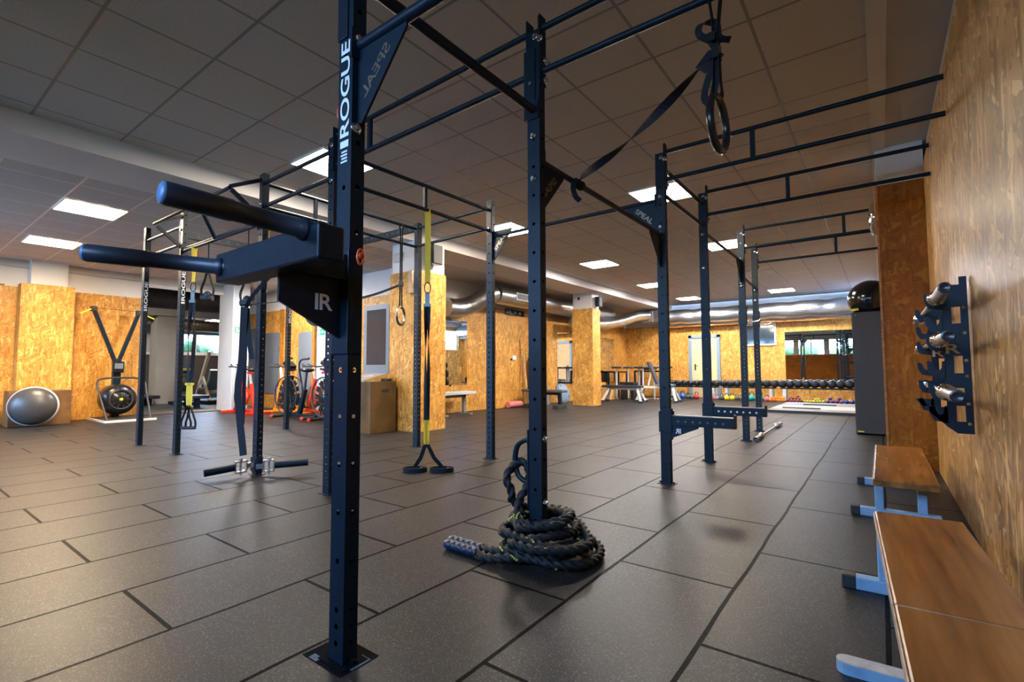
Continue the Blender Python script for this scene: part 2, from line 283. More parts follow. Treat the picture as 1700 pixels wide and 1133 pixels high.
# ------------------------------------------------------------------ mesh builder
ROOT = {}
def frame_of(d):
    d = V(d).normalized(); a = V((0, 0, 1)) if abs(d.z) < 0.9 else V((1, 0, 0))
    u = d.cross(a).normalized(); return u, d.cross(u).normalized(), d
class MB:
    def __init__(s): s.v = []; s.f = []; s.sm = []; s.mi = []; s.cur = 0
    def slot(s, i): s.cur = i; return s
    def add(s, vs, fs, smooth=False):
        o = len(s.v); s.v += [V(v) for v in vs]
        for f in fs: s.f.append(tuple(o+i for i in f)); s.sm.append(smooth); s.mi.append(s.cur)
        return s
    def box(s, lo, hi):
        x0, y0, z0 = lo; x1, y1, z1 = hi
        return s.add([(x0,y0,z0),(x1,y0,z0),(x1,y1,z0),(x0,y1,z0),(x0,y0,z1),(x1,y0,z1),(x1,y1,z1),(x0,y1,z1)],
                     [(0,3,2,1),(4,5,6,7),(0,1,5,4),(1,2,6,5),(2,3,7,6),(3,0,4,7)])
    def obox(s, c, u, v, w):
        """box centred at c with half-axis vectors u, v, w"""
        c, u, v, w = V(c), V(u), V(v), V(w)
        return s.add([c-u-v-w, c+u-v-w, c+u+v-w, c-u+v-w, c-u-v+w, c+u-v+w, c+u+v+w, c-u+v+w],
                     [(0,3,2,1),(4,5,6,7),(0,1,5,4),(1,2,6,5),(2,3,7,6),(3,0,4,7)])
    def beam(s, p0, p1, wa, wb, up=(0, 0, 1)):
        """square bar from p0 to p1; wa across, wb along the up side"""
        p0, p1 = V(p0), V(p1); d = p1-p0; up = V(up)
        if abs(d.normalized().dot(up.normalized())) > 0.98: up = V((0, 1, 0))
        a = d.cross(up).normalized(); b = a.cross(d).normalized()
        return s.obox((p0+p1)/2, d/2, a*wa/2, b*wb/2)
    def tube(s, pts, r, n=10, cap=True, closed=False):
        pts = [V(p) for p in pts]; N = len(pts); rs = r if isinstance(r, (list, tuple)) else [r]*N
        ring = []; pu = None
        for i, p in enumerate(pts):
            if closed: d = pts[(i+1) % N]-pts[i-1]
            else: d = pts[min(i+1, N-1)]-pts[max(i-1, 0)]
            d.normalize()
            if pu is None: u = frame_of(d)[0]
            else:
                u = pu-d*pu.dot(d); u = u.normalized() if u.length > 1e-6 else frame_of(d)[0]
            w = d.cross(u); pu = u
            ring.append([p+(u*math.cos(2*PI*k/n)+w*math.sin(2*PI*k/n))*rs[i] for k in range(n)])
        vs = [q for rg in ring for q in rg]; fs = []
        for i in range(N if closed else N-1):
            j = (i+1) % N
            for k in range(n): fs.append((i*n+k, i*n+(k+1) % n, j*n+(k+1) % n, j*n+k))
        s.add(vs, fs, True)
        if cap and not closed:
            s.add(ring[0], [tuple(range(n))[::-1]]); s.add(ring[-1], [tuple(range(n))])
        return s
    def cyl(s, p0, p1, r, n=16, r1=None): return s.tube([p0, p1], [r, r if r1 is None else r1], n)
    def lathe(s, prof, origin=(0, 0, 0), axis=(0, 0, 1), n=24, smooth=True):
        o = V(origin); u, w, d = frame_of(axis); vs = []; fs = []
        for (r, z) in prof:
            for k in range(n):
                a = 2*PI*k/n; vs.append(o+d*z+(u*math.cos(a)+w*math.sin(a))*max(r, 1e-5))
        for i in range(len(prof)-1):
            for k in range(n): fs.append((i*n+k, i*n+(k+1) % n, (i+1)*n+(k+1) % n, (i+1)*n+k))
        return s.add(vs, fs, smooth)
    def sphere(s, c, r, n=20, m=12, sc=(1, 1, 1)):
        c = V(c); vs = []; fs = []
        for i in range(m+1):
            t = PI*i/m
            for k in range(n):
                a = 2*PI*k/n; rr = max(math.sin(t), 1e-4)*r
                vs.append(c+V((rr*math.cos(a)*sc[0], rr*math.sin(a)*sc[1], -math.cos(t)*r*sc[2])))
        for i in range(m):
            for k in range(n): fs.append((i*n+k, i*n+(k+1) % n, (i+1)*n+(k+1) % n, (i+1)*n+k))
        return s.add(vs, fs, True)
    def torus(s, c, R, r, u, v, n=36, k=12, ru=1.0, rv=1.0):
        c, u, v = V(c), V(u).normalized(), V(v).normalized()
        return s.tube([c+u*R*ru*math.cos(2*PI*i/n)+v*R*rv*math.sin(2*PI*i/n) for i in range(n)], r, k, closed=True)
    def prism(s, poly, o, u, v, w):
        """polygon of (a, b) in plane o + a*u + b*v, pushed along w"""
        o, u, v, w = V(o), V(u), V(v), V(w); n = len(poly)
        a = [o+u*p[0]+v*p[1] for p in poly]; b = [p+w for p in a]
        return s.add(a+b, [tuple(range(n))[::-1], tuple(range(n, 2*n))]+[(i, (i+1) % n, n+(i+1) % n, n+i) for i in range(n)])
    def strap(s, pts, width, th=0.003, side=None, twist=0.0):
        """flat webbing along pts; side = direction of its width"""
        pts = [V(p) for p in pts]; N = len(pts); vs = []; fs = []
        for i, p in enumerate(pts):
            d = (pts[min(i+1, N-1)]-pts[max(i-1, 0)]).normalized()
            sd = V(side) if side is not None else frame_of(d)[0]
            sd = (sd-d*sd.dot(d)).normalized()
            if twist: sd = Matrix.Rotation(twist*i/(N-1), 3, d) @ sd
            nn = d.cross(sd).normalized(); a = sd*width/2; b = nn*th/2
            vs += [p-a-b, p+a-b, p+a+b, p-a+b]
        for i in range(N-1):
            for k in range(4): fs.append((i*4+k, i*4+(k+1) % 4, i*4+4+(k+1) % 4, i*4+4+k))
        fs += [(3, 2, 1, 0), tuple((N-1)*4+k for k in range(4))]
        return s.add(vs, fs, False)
    def text(s, string, o, u, v, nrm, thick=0.002):
        """lettering filling the box o..o+u..o+v, raised along nrm"""
        vs, fs = text_geo(string); o, u, v, nrm = V(o), V(u), V(v), V(nrm).normalized()*thick
        P = [o+u*a+v*b for a, b in vs]; s.add([p+nrm for p in P], fs); return s
    def build(s, name, mats, parent=None, bevel=0.0, local=False, weld=False):
        me = bpy.data.meshes.new(name)
        M = ROOT.get(parent.name) if parent is not None else None
        vs = s.v
        if M is not None and not local:
            Mi = M.inverted(); vs = [Mi @ v for v in vs]
        me.from_pydata([tuple(v) for v in vs], [], s.f)
        me.polygons.foreach_set('use_smooth', s.sm); me.polygons.foreach_set('material_index', s.mi)
        for mm in (mats if isinstance(mats, (list, tuple)) else [mats]): me.materials.append(MATS[mm])
        bm = bmesh.new(); bm.from_mesh(me)
        if weld: bmesh.ops.remove_doubles(bm, verts=bm.verts, dist=1e-5)
        bmesh.ops.recalc_face_normals(bm, faces=bm.faces); bm.to_mesh(me); bm.free()
        me.update()
        o = bpy.data.objects.new(name, me); COL.objects.link(o)
        if parent is not None:
            o.parent = parent; ROOT[o.name] = M if M is not None else Matrix.Identity(4)
        else: ROOT[o.name] = Matrix.Identity(4)
        if bevel:
            bv = o.modifiers.new('edge', 'BEVEL'); bv.width = bevel; bv.segments = 2; bv.limit_method = 'ANGLE'; bv.angle_limit = 0.9
        return o

def tag(o, label, cat, group=None):
    o['label'] = label; o['category'] = cat
    if group: o['group'] = group
    return o
def thing(name, label, cat, loc=(0, 0, 0), rz=0.0, group=None):
    o = bpy.data.objects.new(name, None); COL.objects.link(o); o.empty_display_size = 0.1
    o.location = loc; o.rotation_euler = (0, 0, rz)
    ROOT[o.name] = Matrix.Translation(V(loc)) @ Matrix.Rotation(rz, 4, 'Z')
    return tag(o, label, cat, group)
def dup(root, loc, rz, label, group=None):
    def cp(o, par):
        c = o.copy(); COL.objects.link(c)
        if par is not None: c.parent = par
        for ch in o.children: cp(ch, c)
        return c
    r = cp(root, None); r.location = loc; r.rotation_euler = (0, 0, rz); r['label'] = label
    if group: r['group'] = group
    return r
def struct(o): o['kind'] = 'structure'; return o
def arc(c, r, a0, a1, u, v, n=8):
    c, u, v = V(c), V(u), V(v)
    return [c+u*r*math.cos(a0+(a1-a0)*i/n)+v*r*math.sin(a0+(a1-a0)*i/n) for i in range(n+1)]
def smooth_path(pts, k=6):
    """Catmull-Rom through pts"""
    P = [V(p) for p in pts]; P = [2*P[0]-P[1]]+P+[2*P[-1]-P[-2]]; out = []
    for i in range(1, len(P)-2):
        for j in range(k):
            t = j/k; a, b, c, d = P[i-1], P[i], P[i+1], P[i+2]
            out.append(0.5*((2*b)+(c-a)*t+(2*a-5*b+4*c-d)*t*t+(3*b-a-3*c+d)*t**3))
    out.append(P[-2]); return out
ORD = ['first','second','third','fourth','fifth','sixth','seventh','eighth','ninth','tenth','eleventh','twelfth','thirteenth','fourteenth','fifteenth','sixteenth','seventeenth','eighteenth','nineteenth','twentieth','twenty-first','twenty-second','twenty-third','twenty-fourth','twenty-fifth','twenty-sixth']

# ================================================================== the setting
RW, FW, SW, SW2, LW, JY = 0.37, 16.2, -7.27, -7.15, -11.9, 6.0      # right wall, far wall, side walls, left wall, jog wall
CZ, SZ, BX = 3.0, 2.82, -5.5                                       # ceiling, side ceiling, beam face
struct(MB().box((-12.0, BACK_Y, -0.1), (RW, FW, 0.0)).build('floor', 'rubber_mats'))
struct(MB().box((-20.0, -1.0, -0.1), (-12.0, 12.0, -0.004)).build('floor_annex', 'black_rubber'))
struct(MB().box((-12.35, 3.42, -0.05), (-11.82, 4.95, 0.018)).build('trim_1', 'brown_strip'))
# ceilings
mb = MB().box((BX, BACK_Y, CZ), (0.0, FW, CZ+0.1)); mb.slot(1).box((0.0, BACK_Y, CZ-0.03), (RW+0.15, FW, CZ+0.1)).slot(2).box((0.0, BACK_Y, CZ-0.045), (0.10, FW, CZ-0.0301))
struct(mb.build('ceiling', ['ceiling_tiles', 'soffit_paint', 'white_paint']))
struct(MB().box((-6.25, BACK_Y, SZ), (BX, FW, CZ+0.1)).build('trim_2', 'white_paint'))
struct(MB().box((-12.1, BACK_Y, SZ+0.005), (-6.25, JY+0.1, CZ+0.1)).build('ceiling_side', 'ceiling_tiles_side'))
struct(MB().box((-7.4, JY+0.1, SZ+0.005), (-6.25, FW, CZ+0.1)).build('ceiling_alcove', 'soffit_paint'))
struct(MB().box((-20.0, -1.0, 3.1), (-12.1, 12.0, 3.2)).build('ceiling_annex', 'soffit_paint'))
# right wall, with a high daylight window near its far end
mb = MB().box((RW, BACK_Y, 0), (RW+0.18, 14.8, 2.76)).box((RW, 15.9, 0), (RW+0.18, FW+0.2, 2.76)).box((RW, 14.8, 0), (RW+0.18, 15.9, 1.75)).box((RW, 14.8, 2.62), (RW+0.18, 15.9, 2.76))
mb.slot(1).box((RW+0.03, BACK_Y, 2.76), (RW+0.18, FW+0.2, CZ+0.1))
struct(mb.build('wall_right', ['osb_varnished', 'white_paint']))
def window(name, x0, x1, y0, y1, z0, z1, mat_frame='sticker_white', glass='glass', bars=1, t=0.05, axis='x'):
    """framed window standing in a wall; axis = the direction it runs along"""
    f = MB(); w = 0.045
    L0, L1 = (x0, x1) if axis == 'x' else (y0, y1); D = (y0+y1)/2 if axis == 'x' else (x0+x1)/2
    def bx(a0, a1, b0, b1, th):
        if axis == 'x': return (a0, D-th, b0), (a1, D+th, b1)
        return (D-th, a0, b0), (D+th, a1, b1)
    for a in [(L0, L1, z0, z0+w), (L0, L1, z1-w, z1), (L0, L0+w, z0+w, z1-w), (L1-w, L1, z0+w, z1-w)]: f.box(*bx(*a, t/2))
    for i in range(bars):
        c = L0+(L1-L0)*(i+1)/(bars+1); f.box(*bx(c-w*0.6, c+w*0.6, z0+w, z1-w, t/2))
    o = struct(f.build(name, mat_frame))
    g = MB().box(*bx(L0+w*0.5, L1-w*0.5, z0+w*0.5, z1-w*0.5, 0.004)); g.build('pane', glass, o)
    return o
window('window_1', RW+0.1, RW+0.1, 14.8, 15.9, 1.75, 2.62, axis='y', glass='frosted_glass')
# pier clad in dark strand board on the right wall
mb = MB().box((0.02, 5.7, 0), (RW, 6.35, 2.62)); mb.slot(1).box((0.012, 5.692, 0), (0.03, 5.708, 2.625)).slot(2).box((0.02, 5.7, 2.62), (RW, 6.35, CZ))
struct(mb.build('column_right', ['osb_brown', 'osb_edge', 'white_paint']))
# far wall
struct(MB().box((-7.5, FW, 0), (RW+0.2, FW+0.2, 2.34)).slot(1).box((-7.5, FW+0.04, 2.34), (RW+0.2, FW+0.2, CZ+0.1)).build('wall_far', ['osb', 'soffit_paint']))
mb = MB().box((-5.75, FW-0.24, 2.27), (RW, FW, 2.33)); mb.slot(1).box((-5.75, FW-0.26, 2.255), (RW, FW-0.24, 2.30))
struct(mb.build('trim_3', ['soffit_paint', 'osb_edge']))
# door with its blue-grey frame
f = MB().box((-4.98, FW-0.05, 0), (-4.88, FW, 1.99)).box((-4.11, FW-0.05, 0), (-4.01, FW, 1.99)).box((-4.98, FW-0.05, 1.89), (-4.01, FW, 1.99))
d = struct(f.build('door_1', 'blue_grey_frame', bevel=0.006))
MB().box((-4.88, FW-0.02, 0.01), (-4.11, FW-0.001, 1.89)).build('door_leaf', 'door_wood', d)
h = MB().box((-4.80, FW-0.03, 0.86), (-4.76, FW-0.02, 1.06)).tube([(-4.78, FW-0.03, 1.0), (-4.78, FW-0.07, 1.0), (-4.68, FW-0.07, 1.0)], 0.009)
h.build('door_handle', 'black_steel', d)
# interior window, looking into a dark room
window('window_2', -3.42, -2.44, FW-0.03, FW-0.001, 1.60, 2.25, glass='window_dark', bars=0)
# side walls of the alcove, the second one standing a little further out
struct(MB().box((SW-0.15, JY-0.02, 0), (SW, 8.9, 2.34)).slot(1).box((SW-0.15, JY, 2.34), (SW-0.03, 8.9, CZ)).build('wall_side', ['osb', 'white_paint']))
mb = MB().box((SW-0.15, 8.9, 0), (SW2, FW+0.1, 2.34)); mb.slot(1).box((SW-0.15, 8.9, 2.34), (SW2-0.03, FW+0.1, CZ)).slot(2).box((SW, 8.885, 0), (SW2-0.002, 8.9, 2.34))
struct(mb.build('wall_alcove', ['osb', 'white_paint', 'osb_edge']))
# end wall beyond the bikes: strand board with a grey painted bay
mb = MB().box((-13.2, JY, 0), (-9.85, JY+0.15, 2.33)).box((-9.0, JY, 0), (SW-0.1, JY+0.15, 2.33)).slot(1).box((-9.85, JY+0.01, 0), (-9.0, JY+0.15, 2.33)).slot(2).box((-13.2, JY+0.03, 2.33), (SW-0.1, JY+0.15, CZ))
mb.slot(3).box((-9.93, JY-0.05, 0), (-9.83, JY, 2.34)).box((-11.33, JY-0.03, 0), (-11.2, JY, 2.34))
struct(mb.build('wall_end', ['osb', 'grey_paint', 'white_paint', 'osb_edge']))
# left wall: strand board below, white above, one thicker pier, an opening to the next room
mb = MB().box((LW-0.2, BACK_Y, 0), (LW, 3.42, 2.36)); mb.slot(1).box((LW-0.2, BACK_Y, 2.36), (LW-0.02, 3.42, CZ))
mb.slot(2).box((LW-0.02, BACK_Y, 2.70), (LW+0.05, 3.42, SZ+0.01))
struct(mb.build('wall_left', ['osb', 'white_paint', 'soffit_paint']))
mb = MB().box((LW, 1.62, 0), (-11.6, 2.32, 2.40)); mb.slot(1).box((LW, 1.74, 2.40), (-11.64, 2.22, SZ+0.01))
struct(mb.build('column_left', ['osb', 'white_paint']))
struct(MB().box((LW-0.2, 3.42, 2.66), (LW, 4.95, CZ)).slot(1).box((LW-0.02, 3.42, 2.60), (LW+0.03, 4.95, 2.665)).build('wall_lintel', ['soffit_paint', 'white_paint']))
struct(MB().box((-12.05, 4.93, 0), (-11.37, 5.28, SZ+0.01)).slot(1).box((-11.37, 4.95, 0), (-11.36, 5.28, SZ)).build('column_white', ['white_paint', 'grey_paint']))
# columns along the beam
def column(name, x0, x1, y0, y1, zc, zt):
    m = MB().box((x0, y0, 0), (x1, y1, zc)); m.slot(1).box((x0+0.02, y0+0.02, zc), (x1-0.02, y1-0.02, zt)); return struct(m.build(name, ['osb', 'white_paint']))
column('column_1', -6.0, -5.4, 4.88, 5.48, 2.37, SZ+0.01)
column('column_2', -6.29, -5.71, 10.95, 11.36, 2.43, SZ+0.01)
# back wall behind the viewer: strip of windows over strand board, plus the added tall bays
mb = MB().box((-12.1, BACK_Y-0.2, 0), (-5.9, BACK_Y, 0.35)).box((-5.9, BACK_Y-0.2, 0), (RW+0.2, BACK_Y, WZ0)).box((-12.1, BACK_Y-0.2, 0.35), (-11.4, BACK_Y, WZ0)).box((-9.7, BACK_Y-0.2, 0.35), (-9.5, BACK_Y, WZ0)).box((-7.8, BACK_Y-0.2, 0.35), (-7.6, BACK_Y, WZ0)).slot(1).box((-12.1, BACK_Y-0.2, WZ1), (RW+0.2, BACK_Y, CZ+0.1))
xs = [-12.1]+[x for w in WIN for x in w]+[RW+0.2]
for i in range(0, len(xs), 2): mb.box((xs[i], BACK_Y-0.2, WZ0), (xs[i+1], BACK_Y, WZ1))
mb.slot(0)
struct(mb.build('wall_back', ['osb_brown', 'white_paint']))
for i, (x0, x1) in enumerate(WIN): window('window_%d' % (i+3), x0, x1, BACK_Y-0.08, BACK_Y-0.08, win_z0(x0), WZ1)
# next room beyond the opening
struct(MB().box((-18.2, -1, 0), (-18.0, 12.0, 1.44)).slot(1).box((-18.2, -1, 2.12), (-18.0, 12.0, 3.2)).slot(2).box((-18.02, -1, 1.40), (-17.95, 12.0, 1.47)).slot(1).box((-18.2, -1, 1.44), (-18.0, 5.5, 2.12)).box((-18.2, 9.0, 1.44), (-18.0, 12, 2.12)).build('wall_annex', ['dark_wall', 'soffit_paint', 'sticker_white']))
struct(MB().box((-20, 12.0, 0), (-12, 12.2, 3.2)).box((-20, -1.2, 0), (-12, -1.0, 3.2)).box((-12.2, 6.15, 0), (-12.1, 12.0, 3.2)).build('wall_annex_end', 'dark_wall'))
for i, (a, b) in enumerate([(5.5, 6.68), (6.68, 7.85), (7.85, 9.0)]): window('window_%d' % (20+i), -18.1, -18.1, a, b, 1.46, 2.12, axis='y', bars=0)
portal((-18.25, 7.25, 1.79), (0, -PI/2, 0), 0.66, 3.5)
struct(MB().box((-16.15, 4.85, 0), (-15.65, 5.45, 2.55)).slot(1).box((-15.65, 4.85, 0), (-15.64, 5.45, 2.55)).slot(2).box((-16.2, 3.2, 2.40), (-15.6, 9.0, 2.62)).build('column_annex', ['white_paint', 'soffit_paint', 'soffit_paint']))
# ground and hedge outside
struct(MB().box((-40, -14, 0.0), (20, BACK_Y-0.3, 0.02)).box((-26, -0.5, 0.0), (-18.3, 13, 0.02)).build('ground_outside', 'paving'))
def hedge(name, label, pts):
    m = MB(); rnd = random.Random(3)
    for (x, y, z, r) in pts:
        for k in range(14):
            c = V((x+rnd.uniform(-r, r), y+rnd.uniform(-r, r)*0.6, z+rnd.uniform(-r, r)*0.8)); rr = r*rnd.uniform(0.25, 0.5)
            m.sphere(c, rr, 8, 6)
    o = m.build(name, 'foliage'); o['kind'] = 'stuff'; tag(o, label, 'hedge'); return o
hedge('foliage', 'green bushes growing outside the strip of windows', [(x, -6.5-0.3*(i % 3), 1.05+0.25*(i % 2), 1.25) for i, x in enumerate([-10, -8.2, -6.6, -4.9, -3.2, -1.5, 0.3])])
hedge('foliage_outside', 'green bushes outside the high window of the next room', [(-20.6, y, 0.95, 1.0) for y in (5, 6.6, 8.2, 9.8)])

# ================================================================== ceiling lights
def light_panel(x, y, z, label, mat, sy=0.585):
    t = thing('ceiling_light', label, 'ceiling light', (x, y, z), 0, 'ceiling light panels')
    f = MB(); a = 0.296; w = 0.014
    f.box((x-a, y-a, z-0.012), (x+a, y-a+w, z-0.001)).box((x-a, y+a-w, z-0.012), (x+a, y+a, z-0.001)).box((x-a, y-a+w, z-0.012), (x-a+w, y+a-w, z-0.001)).box((x+a-w, y-a+w, z-0.012), (x+a, y+a-w, z-0.001))
    f.build('frame', 'sticker_white', t)
    MB().box((x-a+w, y-a+w, z-0.009), (x+a-w, y+a-w, z-0.002)).build('diffuser', mat, t)
    return t
light_panel(-2.04, 5.70, CZ, 'lit ceiling light panel over the rig post with the letters SPEAL beside it', 'lamp_warm')
light_panel(-4.42, 2.84, CZ, 'lit ceiling light panel partly hidden by the tall post with the white lettering', 'lamp_warm')
light_panel(-4.42, 5.78, CZ, 'lit ceiling light panel over the square wood-clad column', 'lamp_warm')
light_panel(-4.42, 8.80, CZ, 'lit ceiling light panel alone in the middle of the ceiling, before the far column', 'lamp_cool')
light_panel(-2.04, 8.72, CZ, 'lit ceiling light panel crossed by the diagonal bar of the wall rig', 'lamp_warm')
light_panel(-4.50, 11.85, CZ, 'small lit ceiling light panel above the far column and its speaker', 'lamp_cool')
light_panel(-4.50, 14.75, CZ, 'small lit ceiling light panel close to the foil duct, over the door', 'lamp_cool')
light_panel(-2.06, 14.75, CZ, 'small lit ceiling light panel close to the foil duct, over the wide mirror', 'lamp_cool')
light_panel(-2.06, 11.75, CZ, 'unlit pale ceiling light panel between two lit ones', 'light_grey')
light_panel(-7.48, 1.60, SZ+0.005, 'large bright ceiling light panel over the padded dip handles', 'lamp_side')
light_panel(-9.84, 1.68, SZ+0.005, 'bright ceiling light panel nearest the white-topped pier by the grey half ball', 'lamp_side')
light_panel(-9.84, 4.62, SZ+0.005, 'tiny lit ceiling light panel showing under the dip bar crosspiece', 'lamp_cool')
light_panel(-14.0, 2.6, 3.1, 'unseen ceiling light panel added in the next room to brighten its pier', 'lamp_warm')  # added lamp, out of view, brightening the pier beyond the opening
light_panel(-15.9, 6.5, 2.40, 'small lit ceiling light panel in the next room by the windows', 'lamp_warm')

# ================================================================== the pull-up rig
PW, PD = 0.074, 0.051                                  # upright section: 3 in along the wall-to-wall bars, 2 in the other way
def upright_mb(X, Y, z1, zs):
    """square tube with bolt holes through all four faces"""
    m = MB(); s = 0.013; r = 0.0088
    for (o, u, w) in [((X, Y-PD/2), (1, 0), PW), ((X, Y+PD/2), (-1, 0), PW), ((X+PW/2, Y), (0, 1), PD), ((X-PW/2, Y), (0, -1), PD)]:
        P = lambda a, z: (o[0]+u[0]*a, o[1]+u[1]*a, z)
        vs = []; fs = []
        def quad(a0, a1, b0, b1):
            k = len(vs); vs.extend([P(a0, b0), P(a1, b0), P(a1, b1), P(a0, b1)]); fs.append((k, k+1, k+2, k+3))
        zp = 0.0
        for z in zs:
            quad(-w/2, w/2, zp, z-s); quad(-w/2, -s, z-s, z+s); quad(s, w/2, z-s, z+s); zp = z+s
            k = len(vs)
            for i in range(8):
                a = PI/4*i; c, q = math.cos(a), math.sin(a); mx = max(abs(c), abs(q))
                vs.append(P(c/mx*s, z+q/mx*s)); vs.append(P(c*r, z+q*r))
            for i in range(8):
                j = (i+1) % 8; fs.append((k+2*i, k+2*j, k+2*j+1, k+2*i+1))
        quad(-w/2, w/2, zp, z1)
        m.add(vs, fs)
    m.add([(X-PW/2, Y-PD/2, z1), (X+PW/2, Y-PD/2, z1), (X+PW/2, Y+PD/2, z1), (X-PW/2, Y+PD/2, z1)], [(0, 1, 2, 3)])
    return m
HZ = [0.06, 0.11, 0.16]+[0.16+0.148*i for i in range(1, 17)]
HZD = [0.06+0.0508*i for i in range(28)]+[1.49+0.1016*i for i in range(0, 12)]
POSTS = dict(P1=(-1.375, 0.95), P3=(-1.385, 2.06), R1=(-1.385, 3.88), R2=(-1.375, 5.03), R3=(-1.38, 6.71), R4=(-1.44, 7.87),
             L0=(-7.2, 2.09), L1=(-6.11, 2.11), L2=(-4.37, 2.13), L4=(-3.26, 2.11), L3=(-7.32, 3.99), L7=(-6.09, 3.96), L5=(-4.40, 3.99), L6=(-3.2, 3.9))
rig = thing('pull_up_rig', 'large black steel pull-up rig of drilled uprights and bars, bolted to the wood-clad wall', 'pull-up rig', (-1.385, 2.06, 0))
UP = {}
for k, (X, Y) in POSTS.items():
    u = upright_mb(X, Y, 2.66, HZD if k in ('L0', 'L1', 'L2', 'L4', 'L5', 'L6', 'L3', 'R3', 'R4') else HZ).build('upright', 'black_steel', rig, weld=True); UP[k] = u
    b = MB().box((X-0.065, Y-0.045, 0.0), (X+0.065, Y+0.045, 0.005))
    for sx in (-1, 1): b.lathe([(0, 0.018), (0.010, 0.018), (0.010, 0.006), (0.016, 0.006), (0.016, 0.0065)], (X+sx*0.053, Y, 0), n=6, smooth=False)
    b.build('base_plate', 'pit_shade' if k == 'P1' else 'black_steel', u)  # first plate takes the painted shade of the pit
def bolts(post, pts):
    """bolt heads: (point, outward direction)"""
    for p, d in pts:
        p, d = V(p), V(d); m = MB()
        m.lathe([(0.0, 0.004), (0.017, 0.004), (0.017, 0.0), (0, 0)], p, d, 16); m.lathe([(0.0, 0.016), (0.0095, 0.016), (0.011, 0.013), (0.011, 0.004)], p, d, 6, False)
        m.build('bolt', 'zinc', UP[post])
def letters_on(post, z0, z1):
    X, Y = POSTS[post]; yy = Y-PD/2-0.0006
    if post != 'P1':
        x = X+PW/2+0.0006
        m = MB().text('ROGUE', (x, Y+0.017, z0), (0, 0, z1-z0), (0, -0.034, 0), (1, 0, 0), 0.0008).box((x, Y-0.017, z0-0.03), (x+0.0008, Y+0.017, z0-0.012))
        return m.build('lettering', 'sticker_white', UP[post])
    m = MB().text('ROGUE', (X+0.024, yy, z0), (0, 0, z1-z0), (-0.048, 0, 0), (0, -1, 0), 0.0008)
    return m.build('lettering', 'sticker_white', UP[post])
for k in ('P1', 'L0', 'L1', 'L3'): letters_on(k, 1.66, 1.985)
X, Y = POSTS['P1']; yy = Y-PD/2-0.001
m = MB().box((X-0.022, yy, 1.625), (X+0.022, yy+0.0008, 1.648))
for i in range(4): m.box((X-0.018+0.004*(i % 2), yy, 1.575+0.011*i), (X+0.016, yy+0.0006, 1.581+0.011*i))
m.build('label', 'sticker_white', UP['P1'])
# pull-up bars: two round tubes joined by a short upright, with end plates
def truss(p, q, z0, z1, mids=(0.5,), r=0.0165, cap0=True, name='pull_up_bar'):
    p, q = V((*p, 0)), V((*q, 0)); d = (q-p).normalized(); sd = V((-d.y, d.x, 0)); up = V((0, 0, 1)); m = MB()
    for z in (z0, z1): m.tube([p+up*z, q+up*z], r, 12)
    for t in mids: c = p.lerp(q, t); m.obox(c+up*(z0+z1)/2, d*0.016, sd*0.012, up*(z1-z0)/2)
    for c in ((p, q) if cap0 else (p,)): m.obox(c+up*(z0+z1)/2, d*0.004, sd*0.03, up*((z1-z0)/2+0.055))
    return m.build(name, 'black_steel', rig)
def bar(p, q, r=0.0165, name='pull_up_bar'):
    p, q = V(p), V(q); d = (q-p).normalized(); a, b, _ = frame_of(d); m = MB().tube([p, q], r, 12)
    for c in (p+d*0.004, q-d*0.004): m.obox(c, d*0.004, a*0.035, b*0.05)
    return m.build(name, 'black_steel', rig)
hx, hy = PW/2, PD/2
def X_(k): return POSTS[k][0]
def Y_(k): return POSTS[k][1]
for k in ('P3', 'R1', 'R2', 'R3', 'R4'):
    mids = {'P3': (0.62,), 'R1': (0.38,), 'R2': (0.42,), 'R3': (0.62,), 'R4': (0.55,)}[k]
    zz = {'R4': (2.46, 2.69)}.get(k, (2.44, 2.67))
    truss((X_(k)+hx, Y_(k)), (RW-0.004, Y_(k)), zz[0], zz[1], mids, cap0=False)
    # upstanding flange plate on the side of the upright
    MB().box((X_(k)+hx, Y_(k)-0.030, 2.36), (X_(k)+hx+0.008, Y_(k)+0.030, 2.735)).build('flange', 'black_steel', rig, 0.003)
    x = X_(k)+hx+0.008
    bolts(k, [((x, Y_(k)-0.027, 2.60), (0, -1, 0.0)), ((x-0.03, Y_(k)-hy, 2.62), (0, -1, 0)), ((x, Y_(k)+0.018, 2.50), (1, 0, 0)), ((x, Y_(k)+0.018, 2.395), (1, 0, 0))])
truss((X_('L4')+hx, 2.10), (X_('P3')-hx, 2.06), 2.44, 2.67, (0.23,))
truss((X_('L2')+hx, 2.12), (X_('L4')-hx, 2.11), 2.36, 2.57, ())
truss((X_('L5')+hx, 3.97), (X_('L6')-hx, 3.92), 2.38, 2.60, ())
truss((X_('L1')-hx, 2.11), (X_('L0')+hx, 2.09), 2.30, 2.50, ())
truss((-4.39, 2.13+hy), (-4.40, 3.99-hy), 2.37, 2.585, (0.27,))
truss((-3.25, 2.11+hy), (-3.20, 3.9-hy), 2.34, 2.555, (0.5,))
truss((X_('L1')+hx, 2.10), (X_('L2')-hx, 2.12), 2.21, 2.23+0.001, ()).name = 'pull_up_bar'
bar((X_('P1')+hx, 0.95, 1.965), (RW-0.004, 0.95, 1.965), 0.0185)
bar((-1.38, 0.95+hy, 2.235), (-1.385, 2.06-hy, 2.235), 0.022)
bar((-1.385, 2.06+hy, 1.985), (-1.385, 3.88-hy, 1.985), 0.0165)
truss((-1.38, 3.88+hy), (-1.375, 5.03-hy), 2.335, 2.555, ())
bar((-1.375, 5.03+hy, 2.27), (-1.38, 6.71-hy, 2.27), 0.0165)
bar((-1.38, 6.71+hy, 2.08), (-1.43, 7.87-hy, 2.08), 0.0165)
